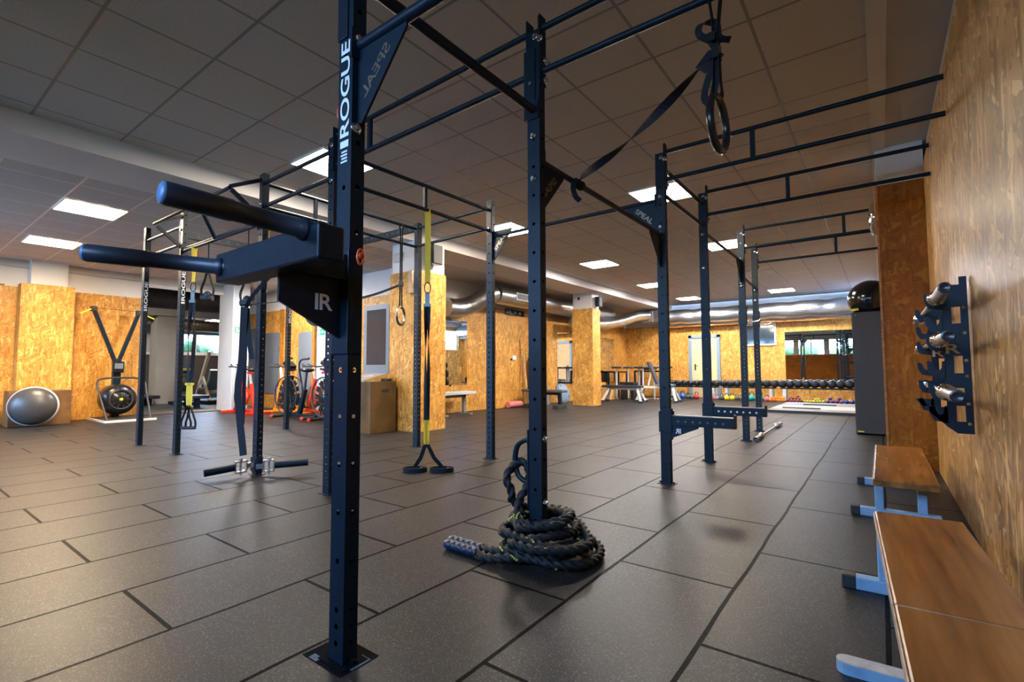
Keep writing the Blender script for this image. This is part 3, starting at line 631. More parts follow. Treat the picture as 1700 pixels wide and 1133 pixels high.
bar((X_('R1')-hx, 3.88, 2.28), (X_('L6')+hx, 3.9, 2.28), 0.0165)
bolts('P3', [((-1.385-0.012, 2.06-hy, 2.375), (0, -1, 0)), ((-1.385-0.012, 2.06-hy, 2.255), (0, -1, 0)), ((-1.385, 2.06-hy, 2.10), (0, -1, 0)), ((-1.385, 2.06-hy, 1.875), (0, -1, 0)),
             ((-1.385+hx, 2.06, 0.555), (1, 0, 0)), ((-1.385+hx, 2.06, 0.245), (1, 0, 0))])
MB().box((-1.385-0.055, 2.06-hy-0.007, 2.19), (-1.385-0.015+0.03, 2.06-hy, 2.56)).build('flange', 'black_steel', rig, 0.003)
# drilled crossmembers
def crossmember(p, q, w=0.05, h=0.075):
    p, q = V(p), V(q); d = (q-p).normalized(); sd = V((-d.y, d.x, 0)).normalized(); m = MB(); m.obox((p+q)/2, d*(q-p).length/2, sd*w/2, V((0, 0, h/2)))
    m.slot(1); n = int((q-p).length/0.1)
    for i in range(1, n):
        c = p+d*(q-p).length*i/n
        for sg in (-1, 1): m.lathe([(0.0, 0.0006), (0.0095, 0.0006), (0.0095, -0.002)], c+sd*sg*w/2, sd*sg, 10, False)
    return m.build('crossmember', ['black_steel', 'floor_pit'], rig)
crossmember((-6.1, 2.11+hy, 2.40), (-6.09, 3.96-hy, 2.40)); crossmember((-6.09+hx, 3.97, 2.61), (-4.40-hx, 3.99, 2.61))
# flying bar that stands out in front of the two uprights on two triangular brackets
m = MB().tube([(-4.37, 1.84, 2.455), (-6.1, 1.83, 2.455)], 0.0165, 12)
m.build('pull_up_bar', 'black_steel', rig)
for (x, y) in ((-4.37, 2.13), (-6.1, 2.11)):
    MB().beam((x, y-hy, 2.60), (x, 1.84, 2.465), 0.03, 0.03).beam((x, y-hy, 2.25), (x, 1.85, 2.44), 0.03, 0.03).build('brace', 'black_steel', rig)
m = MB().beam((-5.0, 1.84, 2.44), (-5.3, 2.11, 2.22), 0.028, 0.028).build('brace', 'black_steel', rig)
# stencilled gusset plates
def gusset(post, corner, a, b, nrm, w, h, mirrored, txt=(0.0, 0.0)):
    """triangle: corner at the upright, a along the bar, b down the upright; cut lettering lies along the long edge"""
    c, a, b, nrm = V(corner), V(a)*w, V(b)*h, V(nrm).normalized()
    g = MB().prism([(0, 0), (1, 0), (1, 0.06), (0.10, 1), (0, 1)], c-nrm*0.004, a, b, nrm*0.008).build('gusset', 'black_steel', rig)
    e0 = c+b*0.92+a*0.06; e1 = c+a*0.94+b*0.10; e = (e1-e0); nn = (c-(e0+e1)/2); nn = (nn-e*nn.dot(e)/e.dot(e)).normalized()
    m = MB(); L = e.length
    for sg in (-1, 1):
        o, u = (e0+e*0.2+nn*0.020, e*0.6) if mirrored else (e1-e*0.2+nn*0.020, -e*0.6)
        m.text('SPEAL', o+nrm*sg*0.0042, u, nn*L*0.13, nrm*sg, 0.0008)
    m.build('lettering', 'brass_worn', g)
    bolts(post, [(c+b*1.08+nrm*(-0.0), nrm*-1)])
gusset('P1', (-1.375+hx, 0.95, 1.95), (1, 0, 0), (0, 0, -1), (0, 1, 0), 0.235, 0.25, False)
gusset('P3', (-1.385, 2.06+hy, 1.97), (0, 1, 0), (0, 0, -1), (-1, 0, 0), 0.24, 0.25, False)
gusset('R1', (-1.385-hx, 3.88, 2.265), (-1, 0, 0), (0, 0, -1), (0, 1, 0), 0.27, 0.25, False)
gusset('L6', (-3.2+hx, 3.9, 2.33), (1, 0, 0), (0, 0, -1), (0, 1, 0), 0.24, 0.30, True)
gusset('R3', (-1.38, 6.71-hy, 2.25), (0, -1, 0), (0, 0, -1), (1, 0, 0), 0.24, 0.25, False)
MB().prism([(0, 0), (1, 0), (1, 0.06), (0.1, 1), (0, 1)], (-1.389, 3.88-hy, 1.97), (0, -0.24, 0), (0, 0, -0.25), (0.008, 0, 0)).build('gusset', 'black_steel', rig)
bolts('P1', [((X_('P1')+hx, 0.95-0.012, 1.985), (1, 0, 0)), ((X_('P1')+hx, 0.95-0.012, 1.685), (1, 0, 0))])
for k, z in (('R1', 2.30), ('R1', 2.0), ('R1', 2.05), ('R2', 2.24), ('R2', 1.9), ('R3', 2.30), ('R3', 1.95), ('R4', 2.05), ('R4', 1.9), ('L6', 2.56), ('L6', 2.36), ('L5', 2.57), ('L5', 2.36), ('L2', 2.60), ('L2', 2.40), ('L1', 2.58), ('L1', 2.45), ('L4', 2.60), ('L4', 2.33)):
    X, Y = POSTS[k]; bolts(k, [((X, Y-hy, z), (0, -1, 0))])
# cover plate over the joint at the top of the first upright
MB().box((X_('P1')-hx-0.004, 0.95-hy-0.006, 1.995), (X_('P1')-hx+0.05, 0.95-hy, 2.6)).build('flange', 'black_steel', rig, 0.004)
# pit round the first upright: its shade is a flat dark sheet on the mats
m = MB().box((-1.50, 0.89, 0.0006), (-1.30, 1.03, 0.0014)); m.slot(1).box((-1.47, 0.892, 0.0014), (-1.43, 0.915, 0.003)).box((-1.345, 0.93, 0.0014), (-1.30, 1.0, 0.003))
struct(m.build('floor_pit_shade', ['pit_shade', 'floor_pit']))

# ================================================================== things mounted on the rig
# dip attachment
t = thing('dip_attachment', 'dip attachment with two round padded handles and a wide crosspiece on the tall lettered post', 'dip bar', (-1.375, 0.95-hy, 0.95))
MB().box((-1.375-hx-0.007, 0.95-hy-0.008, 0.95), (-1.375+hx+0.007, 0.95-hy, 1.285)).box((-1.375+hx, 0.95-hy, 0.95), (-1.375+hx+0.007, 0.95+hy-0.004, 1.285)).box((-1.375-hx-0.007, 0.95-hy, 0.95), (-1.375-hx, 0.95+hy-0.004, 1.285)).build('mount', 'black_steel', t, 0.003)
yc = 0.70
g = MB().prism([(0, 0), (0.20, 0.10), (0.20, 0.19), (0, 0.26)], (-1.375-0.005, 0.95-hy-0.008, 1.0), (0, -1, 0), (0, 0, 1), (0.010, 0, 0)).box((-1.41, 0.74, 1.185), (-1.34, 0.925, 1.265)).build('gusset', 'black_steel', t)
m = MB()
for sg in (1, -1):
    x = -1.375+sg*0.0056; u = V((0, sg, 0)); o = V((x, 0.865-sg*0.04, 1.085))
    m.text('R', o+u*0.018, u*0.045, (0, 0, 0.05), (sg, 0, 0), 0.0008)
    m.obox(o+u*0.009+V((0, 0, 0.025)), u*0.005, (0, 0, 0.025), (0.0005, 0, 0))
m.build('logo', 'sticker_white', g)
MB().box((-1.665, yc-0.035, 1.175), (-1.09, yc+0.04, 1.265)).build('crosspiece', 'black_steel', t, 0.006)
for p0, p1 in (((-1.155, yc-0.0, 1.255), (-1.175, 0.362, 1.268)), ((-1.615, yc-0.0, 1.22), (-1.795, 0.372, 1.235))):
    p0, p1 = V(p0), V(p1); d = (p1-p0).normalized(); pm = p0.lerp(p1, 0.6)
    h = MB().tube([p0, p0+d*0.05, p0+d*0.051, pm, pm+d*0.001, p1-d*0.008, p1], [0.027, 0.027, 0.0235, 0.0235, 0.0255, 0.0255, 0.022], 24).build('handle', 'pad_black', t)
    MB().lathe([(0, 0.004), (0.018, 0.004), (0.0235, 0.0), (0.0235, -0.006)], p1, d, 24).build('end_cap', 'cap_daylit', h)
    MB().lathe([(0.029, -0.004), (0.029, 0.004), (0.022, 0.004)], p0+d*0.037, d, 24).build('collar', 'black_steel', h)
# red locking pins
def pin(c, nrm, label):
    c, nrm = V(c), V(nrm).normalized(); t = thing('locking_pin', label, 'pin', c, 0, 'red locking pins')
    MB().tube([c, c+nrm*0.022], 0.007, 10).sphere(c+nrm*0.020, 0.012, 12, 8).build('pin', 'red_orange', t)
    a, b, _ = frame_of(nrm); 
    MB().torus(c+nrm*0.024-V((0, 0, 0.004)), 0.016, 0.0042, a if abs(a.z) < 0.5 else b, (0, 0, 1), 28, 8, 0.62, 1.5).build('ring', 'red_orange', t)
pin((-1.375+hx+0.007, 0.95, 1.262), (1, -0.25, 0), 'red locking pin with oval ring level with the dip attachment')
pin((-1.375-hx, 0.95, 1.772), (-1, -0.1, 0), 'red locking pin with oval ring high beside the white lettering')
# spotter arms
def spotter(post, z, L, label, gus):
    X, Y = POSTS[post]; x0 = X+hx
    t = thing('spotter_arm', label, 'spotter arm', (x0, Y, z-0.1), 0, 'spotter arms')
    MB().box((X-hx-0.008, Y-hy-0.01, z-0.13), (x0+0.02, Y-hy-0.001, z+0.035)).box((X-hx-0.008, Y+hy+0.001, z-0.13), (x0+0.02, Y+hy+0.010, z+0.035)).box((x0, Y-hy, z-0.19), (x0+0.012, Y+hy, z+0.055)).build('mount', 'black_steel', t, 0.002)
    a = MB().box((x0+0.012, Y-0.03, z-0.075), (x0+L, Y+0.03, z)).build('arm', 'black_steel', t, 0.003)
    h = MB()
    for i in range(7): h.lathe([(0, 0.0005), (0.009, 0.0005), (0.009, -0.001)], (x0+0.07+i*0.055, Y-0.03, z-0.04), (0, -1, 0), 10, False)
    h.build('hole', 'floor_pit' if gus else 'sticker_white', a)
    MB().box((x0+0.012, Y-0.026, z), (x0+L, Y+0.026, z+0.006)).build('pad', 'grey_plastic', t)
    MB().box((x0+L, Y-0.03, z-0.075), (x0+L+0.012, Y+0.03, z+0.028)).build('end_stop', 'black_steel', t, 0.002)
    g = MB().prism([(0, 0), (0.21, 0), (0.21, -0.012), (0.0, -0.10)], (x0+0.012, Y-0.024, z-0.075), (1, 0, 0), (0, 0, 1), (0, 0.048 if not gus else 0.006, 0)).build('gusset', 'black_steel', t)
    if gus:
        y = Y-0.0245; o = V((x0+0.075, y, z-0.135)); m = MB().text('R', o, (-0.030, 0, 0), (0, 0, 0.038), (0, -1, 0), 0.0008).box((o.x+0.005, y-0.0008, o.z), (o.x+0.012, y, o.z+0.038))
        m.build('logo', 'sticker_white', g)
spotter('R1', 0.535, 0.47, 'black steel spotter arm with a white emblem on its triangular plate, nearer of the two', True)
spotter('R2', 0.535, 0.47, 'black steel spotter arm with bright drilled holes, behind the one with the emblem', False)
# hooks for a bar
def jhook(post, z, label):
    X, Y = POSTS[post]; x0 = X+hx; t = thing('bar_hook', label, 'hook', (x0, Y, z-0.05), 0, 'bar hooks')
    MB().box((X-hx-0.006, Y-hy-0.008, z-0.04), (x0+0.008, Y-hy-0.001, z+0.13)).box((x0+0.001, Y-hy, z-0.04), (x0+0.010, Y+hy, z+0.19)).build('mount', 'black_steel', t)
    MB().tube([(x0+0.01, Y, z), (x0+0.10, Y, z-0.012), (x0+0.145, Y, z-0.008), (x0+0.165, Y, z+0.015)], 0.014, 10).build('hook', 'zinc', t)
jhook('R3', 1.50, 'small steel bar hook on the drilled upright next to the dark interior window')
jhook('R4', 1.55, 'small steel bar hook on the last drilled upright towards the mirror')
# landmine swivel sleeves at the foot of an upright
X, Y = POSTS['L2']
t = thing('landmine_holder', 'double swivel bar holder with two black sleeves at the foot of an upright', 'bar holder', (X, Y-hy, 0.0))
MB().box((X-hx-0.008, Y-hy-0.010, 0.03), (X+hx+0.008, Y-hy-0.001, 0.15)).box((X-hx-0.012, Y-hy-0.001, 0.03), (X-hx-0.001, Y+hy, 0.15)).box((X+hx+0.001, Y-hy-0.001, 0.03), (X+hx+0.012, Y+hy, 0.15)).build('mount', 'black_steel', t)
for c, e in (((-4.385, 2.0, 0.085), (-4.45, 1.74, 0.062)), ((-4.235, 2.165, 0.085), (-4.055, 2.42, 0.095))):
    c = V(c); e = V(e); d = (e-c).normalized(); a, b, _ = frame_of(d)
    sw = MB()
    for zz in (0.045, -0.045): sw.obox(c+V((0, 0, zz)), d*0.042, a*0.03, V((0, 0, 0.005)))
    sw.obox(c+d*0.042, d*0.004, a*0.03, V((0, 0, 0.05))).obox(c-d*0.042, d*0.004, a*0.03, V((0, 0, 0.05))).obox(c-d*0.07, d*0.028, a*0.018, V((0, 0, 0.02)))
    s_ = sw.build('swivel', 'zinc', t)
    MB().tube([c-V((0, 0, 0.075)), c+V((0, 0, 0.07))], 0.009, 10).lathe([(0, 0.014), (0.017, 0.014), (0.017, 0)], c+V((0, 0, 0.052)), (0, 0, 1), 6, False).build('bolt', 'zinc', s_)
    MB().tube([c+d*0.046, e], 0.030, 20).build('sleeve', 'black_steel', t)

# ================================================================== rings and straps
def ring_on_strap(bar_pts, c, R, r, nrm, label, group, w=0.03, mat='black_plastic', tail=None, knot=None):
    """gymnastic ring on a webbing loop that goes over a bar"""
    c, nrm = V(c), V(nrm).normalized(); top = V(bar_pts); t = thing('gymnastic_ring', label, 'gymnastic ring', c-V((0, 0, R)), 0, group)
    u = V((0, 0, 1)).cross(nrm).normalized(); v = nrm.cross(u)
    MB().torus(c, R-r, r, u, v, 44, 14).build('ring', mat, t)
    m = MB(); q = c+v*(R-2*r)
    a = smooth_path([q-nrm*0.0-v*0.002, q+v*0.03+nrm*(r+0.002), q+v*0.10+nrm*0.012, top-V((0, 0, 0.15))+nrm*0.01, top-V((0, 0, 0.02))+nrm*0.022], 5)
    b = smooth_path([q-v*0.002, q+v*0.03-nrm*(r+0.002), q+v*0.10-nrm*0.012, top-V((0, 0, 0.15))-nrm*0.01, top-V((0, 0, 0.02))-nrm*0.022], 5)
    loop = arc(top, 0.022, 0, PI, nrm, V((0, 0, 1)), 8)
    m.strap(a+loop+b[::-1], w, 0.003, side=u)
    m.build('strap', 'webbing', t); return t, u, v
# near ring, hanging edge-on from the wall truss
rn = Matrix.Rotation(math.radians(74), 3, 'Z') @ V((-0.23, 0.97, 0))
c1 = V((-0.492, 2.055, 1.893))
t, u, v = ring_on_strap((-0.492, 2.055, 2.44), c1, 0.122, 0.0155, rn, 'black gymnastic ring on a knotted strap high above the benches', 'gymnastic rings', 0.038)
m = MB()
m.obox(c1+V((0.0, 0, 0.30)), u*0.022, rn*0.014, (0, 0, 0.03)).obox(c1+V((-0.01, 0, 0.355)), u*0.036, rn*0.016, (0, 0.0, 0.018)).obox(c1+V((-0.028, 0, 0.275)), V((0.026, 0, 0.026)), rn*0.012, V((-0.02, 0, 0.02)))
m.build('buckle', 'black_plastic', t)
m = MB(); vx = V((0.78, 0.6, 0)).normalized()
m.strap(smooth_path([c1+V((-0.01, 0, 0.35)), c1+V((-0.06, -0.02, 0.39)), c1+V((-0.052, -0.02, 0.43)), c1+V((0.0, 0, 0.425)), c1+V((0.012, 0, 0.36)), c1+V((0.05, 0.02, 0.345))], 6), 0.028, 0.003, side=rn)
m.strap(smooth_path([c1+V((0.0, 0, 0.27)), c1+V((-0.035, 0, 0.20)), c1+V((-0.052, 0, 0.13)), c1+V((-0.03, 0, 0.10)), c1+V((-0.01, 0, 0.16)), c1+V((0.0, 0, 0.24))], 6), 0.028, 0.003, side=rn)
# tail drawn across to the diagonal bar, wrapped round it, end hanging
b0 = V((-1.383, 2.47, 1.985))
m.strap(smooth_path([c1+V((-0.02, 0, 0.30)), c1.lerp(b0, 0.3)+V((0, 0, 0.185)), c1.lerp(b0, 0.62)+V((0, 0, 0.085)), b0+V((0.03, 0.0, 0.028))], 12), 0.042, 0.003, side=V((0.3, 0.2, 1)), twist=2*PI)
for k in range(4): m.tube(arc(b0+V((0, 0.022*k-0.01, 0)), 0.022+0.002*(k % 2), 0, 2*PI, V((1, 0.1, 0)), V((0, 0, 1)), 12), 0.006, 6)
m.strap(smooth_path([b0+V((0.024, -0.05, 0.0)), b0+V((0.02, -0.07, -0.05)), b0+V((0.028, -0.06, -0.10)), b0+V((0.05, -0.045, -0.13))], 6), 0.03, 0.003, side=V((0.8, 0.5, 0.1)))
m.build('strap_tail', 'webbing', t)
# ring edge-on in front of the clad column, and ring facing the viewer by the bikes
t2, u2, v2 = ring_on_strap((-4.385, 3.72, 2.57), (-4.385, 3.72, 1.52), 0.118, 0.0155, (0.92, 0.42, 0), 'dark gymnastic ring turned edge-on in front of the wood-clad column', 'gymnastic rings', 0.032, 'brass_worn')
m = MB(); c2 = V((-4.385, 3.72, 1.52)); m.box((c2.x-0.02, c2.y-0.02, 1.86), (c2.x+0.02, c2.y+0.02, 1.92)); m.build('buckle', 'black_plastic', t2)
m = MB(); m.strap(smooth_path([c2+V((0, 0, 0.36)), c2+V((-0.25, -0.2, 0.24)), c2+V((-0.6, -0.45, 0.14))], 8), 0.028, 0.003, side=(0, 0, 1)); m.build('strap_tail', 'webbing', t2)
ring_on_strap((-4.39, 2.68, 2.36), (-4.39, 2.68, 1.445), 0.118, 0.0155, (0.62, -0.78, 0), 'dark wooden gymnastic ring facing out, in front of the air bikes', 'gymnastic rings', 0.03, 'ring_wood')

def suspension(top, z_y, z_buckle, z_end, label, spread, yellow=0.036, floor_handles=None, short=False):
    """suspension trainer: yellow anchor strap, clip, black straps, yellow adjusters, black stirrup handles"""
    x, y, zt = top; t = thing('suspension_trainer', label, 'suspension trainer', (x, y, z_end), 0, 'yellow suspension trainers')
    vx = V((0.8, 0.6, 0)).normalized(); vy = V((-0.6, 0.8, 0)); c = V((x, y, 0))
    a = [V((x, y, zt-0.02))+vy*0.02, V((x, y, zt-0.10))+vy*0.014, V((x, y, z_y))]
    m = MB().strap(arc(V((x, y, zt)), 0.021, PI, 0, vy, V((0, 0, 1)), 8)+a[0:], yellow, 0.004, side=vx)
    m.strap([V((x, y, zt))-vy*0.021, V((x, y, zt-0.12))-vy*0.01, V((x, y, z_y+0.1))], yellow, 0.004, side=vx); m.build('anchor_strap', 'yellow_web', t)
    k = MB().torus((x, y, z_y-0.045), 0.034, 0.005, vx, (0, 0, 1), 24, 8, 0.8, 1.5); k.build('clip', 'black_steel', t)
    MB().strap([(x, y, z_y-0.08), (x, y, z_y-0.19)], 0.04, 0.008, side=vx).obox(V((x, y, z_y-0.2)), vx*0.03, vy*0.012, (0, 0, 0.014)).build('buckle', 'black_plastic', t)
    z0 = z_y-0.20
    for i, sg in enumerate((-1, 1)):
        o = vx*sg*spread
        p = smooth_path([c+vx*sg*0.012+V((0, 0, z0)), c+o*0.9+V((0, 0, z0-0.25)), c+o+V((0, 0, (z0+z_buckle)/2)), c+o*0.5+V((0, 0, z_buckle))], 6)
        MB().strap(p, 0.036, 0.003, side=vx, twist=PI*sg).build('strap', 'webbing', t)
        MB().strap([c+o*0.5+V((0, 0, z_buckle)), c+o*0.55+V((0, 0, z_buckle-0.13)), c+o*0.3+V((0, 0, z_buckle-0.20 if floor_handles else z_buckle-0.24))], 0.034, 0.005, side=vx).obox(c+o*0.5+V((0, 0, z_buckle)), vx*0.028, vy*0.010, (0, 0, 0.012)).build('adjuster', 'yellow_web', t)
        zb = z_buckle-0.22
        h = (c+V(floor_handles[i])) if floor_handles else c+o*0.8+V((0, 0, z_end+0.06))
        if floor_handles:
            MB().strap([c+o*0.3+V((0, 0, zb+0.03)), c.lerp(h, 0.5)+V((0, 0, zb*0.55)), h+V((0, 0, 0.045))], 0.034, 0.003, side=vx+V((0, 0, 0.4))).build('stirrup', 'webbing', t)
            el = [h+V((0, 0, 0.021))+vx*0.10*math.cos(2*PI*q/24)+vy*0.055*math.sin(2*PI*q/24) for q in range(25)]; MB().strap(el, 0.038, 0.014, side=(0, 0, 1)).tube([el[4], el[20]], 0.016, 10).build('handle', 'webbing', t)
        else:
            MB().strap(smooth_path([c+o*0.4+V((0, 0, zb)), h+vx*0.035+V((0, 0, 0.05)), h+vx*0.05, h+vx*0.04-V((0, 0, 0.055)), h-vx*0.04-V((0, 0, 0.055)), h-vx*0.05, h-vx*0.035+V((0, 0, 0.05)), c+o*0.4+V((0, 0, zb))], 4), 0.03, 0.003, side=vy).build('stirrup', 'webbing', t)
            MB().tube([h-vx*0.05-V((0, 0, 0.055)), h+vx*0.05-V((0, 0, 0.055))], 0.017, 12).build('handle', 'black_rubber', t)
    return t
suspension((-3.235, 3.05, 2.335), 1.68, 0.445, 0.0, 'yellow and black suspension trainer hanging down to the floor beside the clad column', 0.014, 0.05, [(-0.10, -0.04, 0.0), (0.09, 0.10, 0.0)])
suspension((-5.80, 2.105, 2.215), 1.83, 0.76, 0.30, 'yellow and black suspension trainer in front of the opening to the next room', 0.03, 0.036)
def hanging_handle(x, y, zt, z, label):
    t = thing('hanging_loop_handle', label, 'loop handle', (x, y, z-0.12), 0, 'hanging loop handles'); c = V((x, y, z)); vx = V((0.8, 0.6, 0)); vy = V((-0.6, 0.8, 0))
    MB().tube([(x, y, zt), (x, y, z+0.27)], 0.006, 8).torus((x, y, z+0.25), 0.022, 0.004, vx, (0, 0, 1), 20, 8).build('cord', 'webbing', t)
    MB().strap(smooth_path([c+V((0, 0, 0.23)), c+vx*0.03+V((0, 0, 0.1)), c+vx*0.062, c+vx*0.05-V((0, 0, 0.08))], 6), 0.035, 0.004, side=vy).strap(smooth_path([c+V((0, 0, 0.23)), c-vx*0.03+V((0, 0, 0.1)), c-vx*0.062, c-vx*0.05-V((0, 0, 0.08))], 6), 0.035, 0.004, side=vy).build('loop', 'webbing', t)
    MB().tube([c-vx*0.055-V((0, 0, 0.085)), c+vx*0.055-V((0, 0, 0.085))], 0.03, 16).sphere(c-V((0, 0, 0.06)), 0.05, 14, 10, (0.9, 0.7, 0.9)).build('grip', 'black_rubber', t)
hanging_handle(-5.44, 2.105, 2.215, 1.72, 'black loop handle hanging alone in front of the dark air duct')
hanging_handle(-4.62, 2.12, 2.215, 1.60, 'black loop handle hanging close to the upright with the tangled bands')
# yellow anchor strap with bands, hung behind the upright
t = thing('yellow_anchor_strap', 'short yellow anchor strap with a steel ring, hanging behind the tangled black bands', 'strap', (-4.46, 2.20, 1.60)); 
MB().strap([(-4.40, 2.20, 2.36), (-4.45, 2.20, 2.0), (-4.46, 2.20, 1.64)], 0.032, 0.004, side=(0.8, 0.6, 0)).build('strap', 'yellow_web', t)
MB().torus((-4.46, 2.20, 1.615), 0.022, 0.004, (0.8, 0.6, 0), (0, 0, 1), 18, 6).build('ring', 'zinc', t)
def band(name, label, pts, w, r=0.0):
    m = MB().strap(smooth_path(pts, 8), w, 0.006, side=V((0.8, 0.6, 0.1)))
    o = m.build(name, 'webbing'); tag(o, label, 'resistance band', 'black resistance bands'); return o
X, Y = POSTS['L2']
band('resistance_band', 'long black resistance band dangling down in front of the upright almost to the landmine holder', [(X-0.10, Y-0.10, 1.46), (X-0.12, Y-0.10, 1.0), (X-0.15, Y-0.11, 0.75), (X-0.13, Y-0.10, 0.5), (X-0.06, Y-0.10, 0.25), (X-0.04, Y-0.10, 0.17)], 0.06)
band('resistance_band', 'thin black resistance band stretched level between two uprights behind the hanging ring', [(X-0.12, Y-0.07, 1.47), (X+0.05, Y-0.055, 1.48), (-3.9, 2.06, 1.465), (-3.30, 2.04, 1.49)], 0.012)
band('resistance_band', 'short black resistance band tied across the upright above the level band', [(X-0.12, Y-0.08, 1.44), (X-0.02, Y-0.09, 1.52), (X+0.10, Y-0.05, 1.64), (X+0.20, Y-0.02, 1.72)], 0.03)
band('resistance_band', 'black resistance band looped from the crosspiece height to the upright', [(X+0.05, Y-0.06, 1.93), (X+0.13, Y-0.05, 1.80), (X+0.20, Y-0.04, 1.78), (X+0.25, Y-0.03, 1.86), (X+0.16, Y-0.02, 1.94)], 0.02)
band('resistance_band', 'narrow black resistance band slanting from the tied band down to the upright', [(X-0.11, Y-0.07, 1.45), (X-0.07, Y-0.07, 1.2), (X-0.02, Y-0.06, 1.0)], 0.04)
band('resistance_band', 'straight black resistance band hanging beside the long dangling one', [(X-0.16, Y-0.05, 1.45), (X-0.17, Y-0.05, 1.0), (X-0.19, Y-0.04, 0.62), (X-0.20, Y-0.04, 0.42)], 0.03)

# ================================================================== battle rope at the foot of a post
def rope_geo(pts, r, pitch=0.046, step=0.0085, n=18):
    P = smooth_path(pts, 10); L = [0.0]
    for a, b in zip(P, P[1:]): L.append(L[-1]+(b-a).length)
    N = int(L[-1]/step); m = MB(); Q = []; j = 0
    for i in range(N+1):
        s = L[-1]*i/N
        while j < len(L)-2 and L[j+1] < s: j += 1
        f = (s-L[j])/max(L[j+1]-L[j], 1e-6); Q.append((P[j].lerp(P[j+1], f), s))
    vs = []; fs = []; mi = []; pu = None
    for i, (p, s) in enumerate(Q):
        d = (Q[min(i+1, N)][0]-Q[max(i-1, 0)][0]).normalized()
        if pu is None: u = frame_of(d)[0]
        else: u = (pu-d*pu.dot(d)).normalized()
        pu = u; w = d.cross(u)
        for k in range(n):
            a = 2*PI*k/n; rr = r*(0.82+0.20*math.cos(3*(a-2*PI*s/pitch/3)))
            vs.append(p+(u*math.cos(a)+w*math.sin(a))*rr)
    for i in range(N):
        for k in range(n):
            fs.append((i*n+k, i*n+(k+1) % n, (i+1)*n+(k+1) % n, (i+1)*n+k))
            a = 2*PI*(k+0.5)/n; s = Q[i][1]; ph = (3*(a-2*PI*s/pitch/3)) % (2*PI)
            strand = int(((a-2*PI*s/pitch/3) % (2*PI))/(2*PI/3))
            mi.append(1 if (abs(ph-PI) > PI-0.75 and strand == 0 and (s % 0.21) < 0.03) else 0)
    o = len(m.v); m.v += vs; m.f += fs; m.sm += [True]*len(fs); m.mi += mi
    return m
X, Y = POSTS['P3']
t = thing('battle_rope', 'thick black battle rope with yellow flecks, coiled round the foot of a post', 'battle rope', (X, Y, 0))
rr = 0.023; pts = []
def coil(R, z, a0, a1, ox=0.0, oy=0.0, wob=0.0, dz=0.0, ell=1.0, n=None):
    n = n or max(3, int(abs(a1-a0)/0.5))
    for i in range(n+1):
        f = i/n; a = a0+(a1-a0)*f
        pts.append(V((X+ox+R*math.cos(a)*ell+wob*math.cos(2.3*a), Y+oy+R*math.sin(a)+wob*math.sin(3.1*a), z+dz*f+0.012*math.sin(1.7*a)+0.012)))
A = 4.0
pts.append(V((X-0.20, Y-0.235, 0.026))); pts.append(V((X-0.10, Y-0.255, 0.027)))
coil(0.235, 0.028, 4.75, 4.75+2*PI*0.95, 0.07, 0.02, 0.012)
coil(0.20, 0.040, 10.9, 10.9+2*PI*0.95, 0.06, 0.01, 0.015, 0.03)
coil(0.155, 0.030, 17.2, 17.2+2*PI*0.95, 0.03, 0.0, 0.01)
coil(0.215, 0.085, 23.4, 23.4+2*PI*0.9, 0.05, 0.0, 0.02, 0.02)
coil(0.17, 0.10, 29.4, 29.4+2*PI*0.9, 0.02, 0.01, 0.02, 0.03)
coil(0.14, 0.145, 35.4, 35.4+2*PI*0.8, 0.0, 0.02, 0.02, 0.03)
pts += [V((X-0.13, Y-0.04, 0.24)), V((X-0.125, Y-0.055, 0.29)), V((X-0.15, Y-0.06, 0.35)), V((X-0.145, Y-0.02, 0.405)), V((X-0.10, Y+0.01, 0.43)), V((X-0.065, Y+0.01, 0.40)), V((X-0.06, Y-0.0, 0.33)), V((X-0.08, Y-0.055, 0.24)), V((X-0.04, Y-0.10, 0.17)), V((X+0.08, Y-0.10, 0.165)), V((X+0.15, Y-0.02, 0.17)), V((X+0.10, Y+0.09, 0.19)), V((X-0.06, Y+0.10, 0.17)), V((X-0.14, Y+0.0, 0.15))]
coil(0.19, 0.115, 3.3, 3.3+2*PI*0.55, 0.04, 0.0, 0.015, -0.05)
pts += [V((X+0.10, Y-0.16, 0.075)), V((X-0.04, Y-0.205, 0.06)), V((X-0.14, Y-0.20, 0.04)), V((X-0.22, Y-0.18, 0.026))]
rope_geo(pts, rr).build('rope', ['rope_black', 'rope_yellow'], t)
for p0, p1 in (((X-0.19, Y-0.237, 0.027), (X-0.40, Y-0.235, 0.026)), ((X-0.21, Y-0.183, 0.027), (X-0.425, Y-0.18, 0.026))):
    p0, p1 = V(p0), V(p1); q = [p0.lerp(p1, i/28) for i in range(29)]
    MB().tube(q+[p1+(p1-p0).normalized()*0.008], [0.0235+0.0022*math.sin(i*1.3) for i in range(29)]+[0.016], 16).build('grip_sleeve', 'rope_sleeve', t)
# rope anchor: bent tube on the post
t = thing('rope_anchor', 'bent steel tube rope anchor bolted to the post above the coiled rope', 'rope anchor', (X-hx, Y, 0.2))
MB().box((X-hx-0.010, Y-0.03, 0.20), (X-hx-0.001, Y+0.03, 0.60)).build('mount', 'black_steel', t, 0.002)
MB().tube(smooth_path([(X-hx-0.008, Y, 0.54), (X-hx-0.045, Y, 0.542), (X-hx-0.09, Y, 0.51), (X-hx-0.105, Y, 0.44), (X-hx-0.09, Y, 0.37), (X-hx-0.05, Y, 0.34), (X-hx-0.008, Y, 0.335)], 5), 0.0145, 14).build('tube', 'black_steel', t)
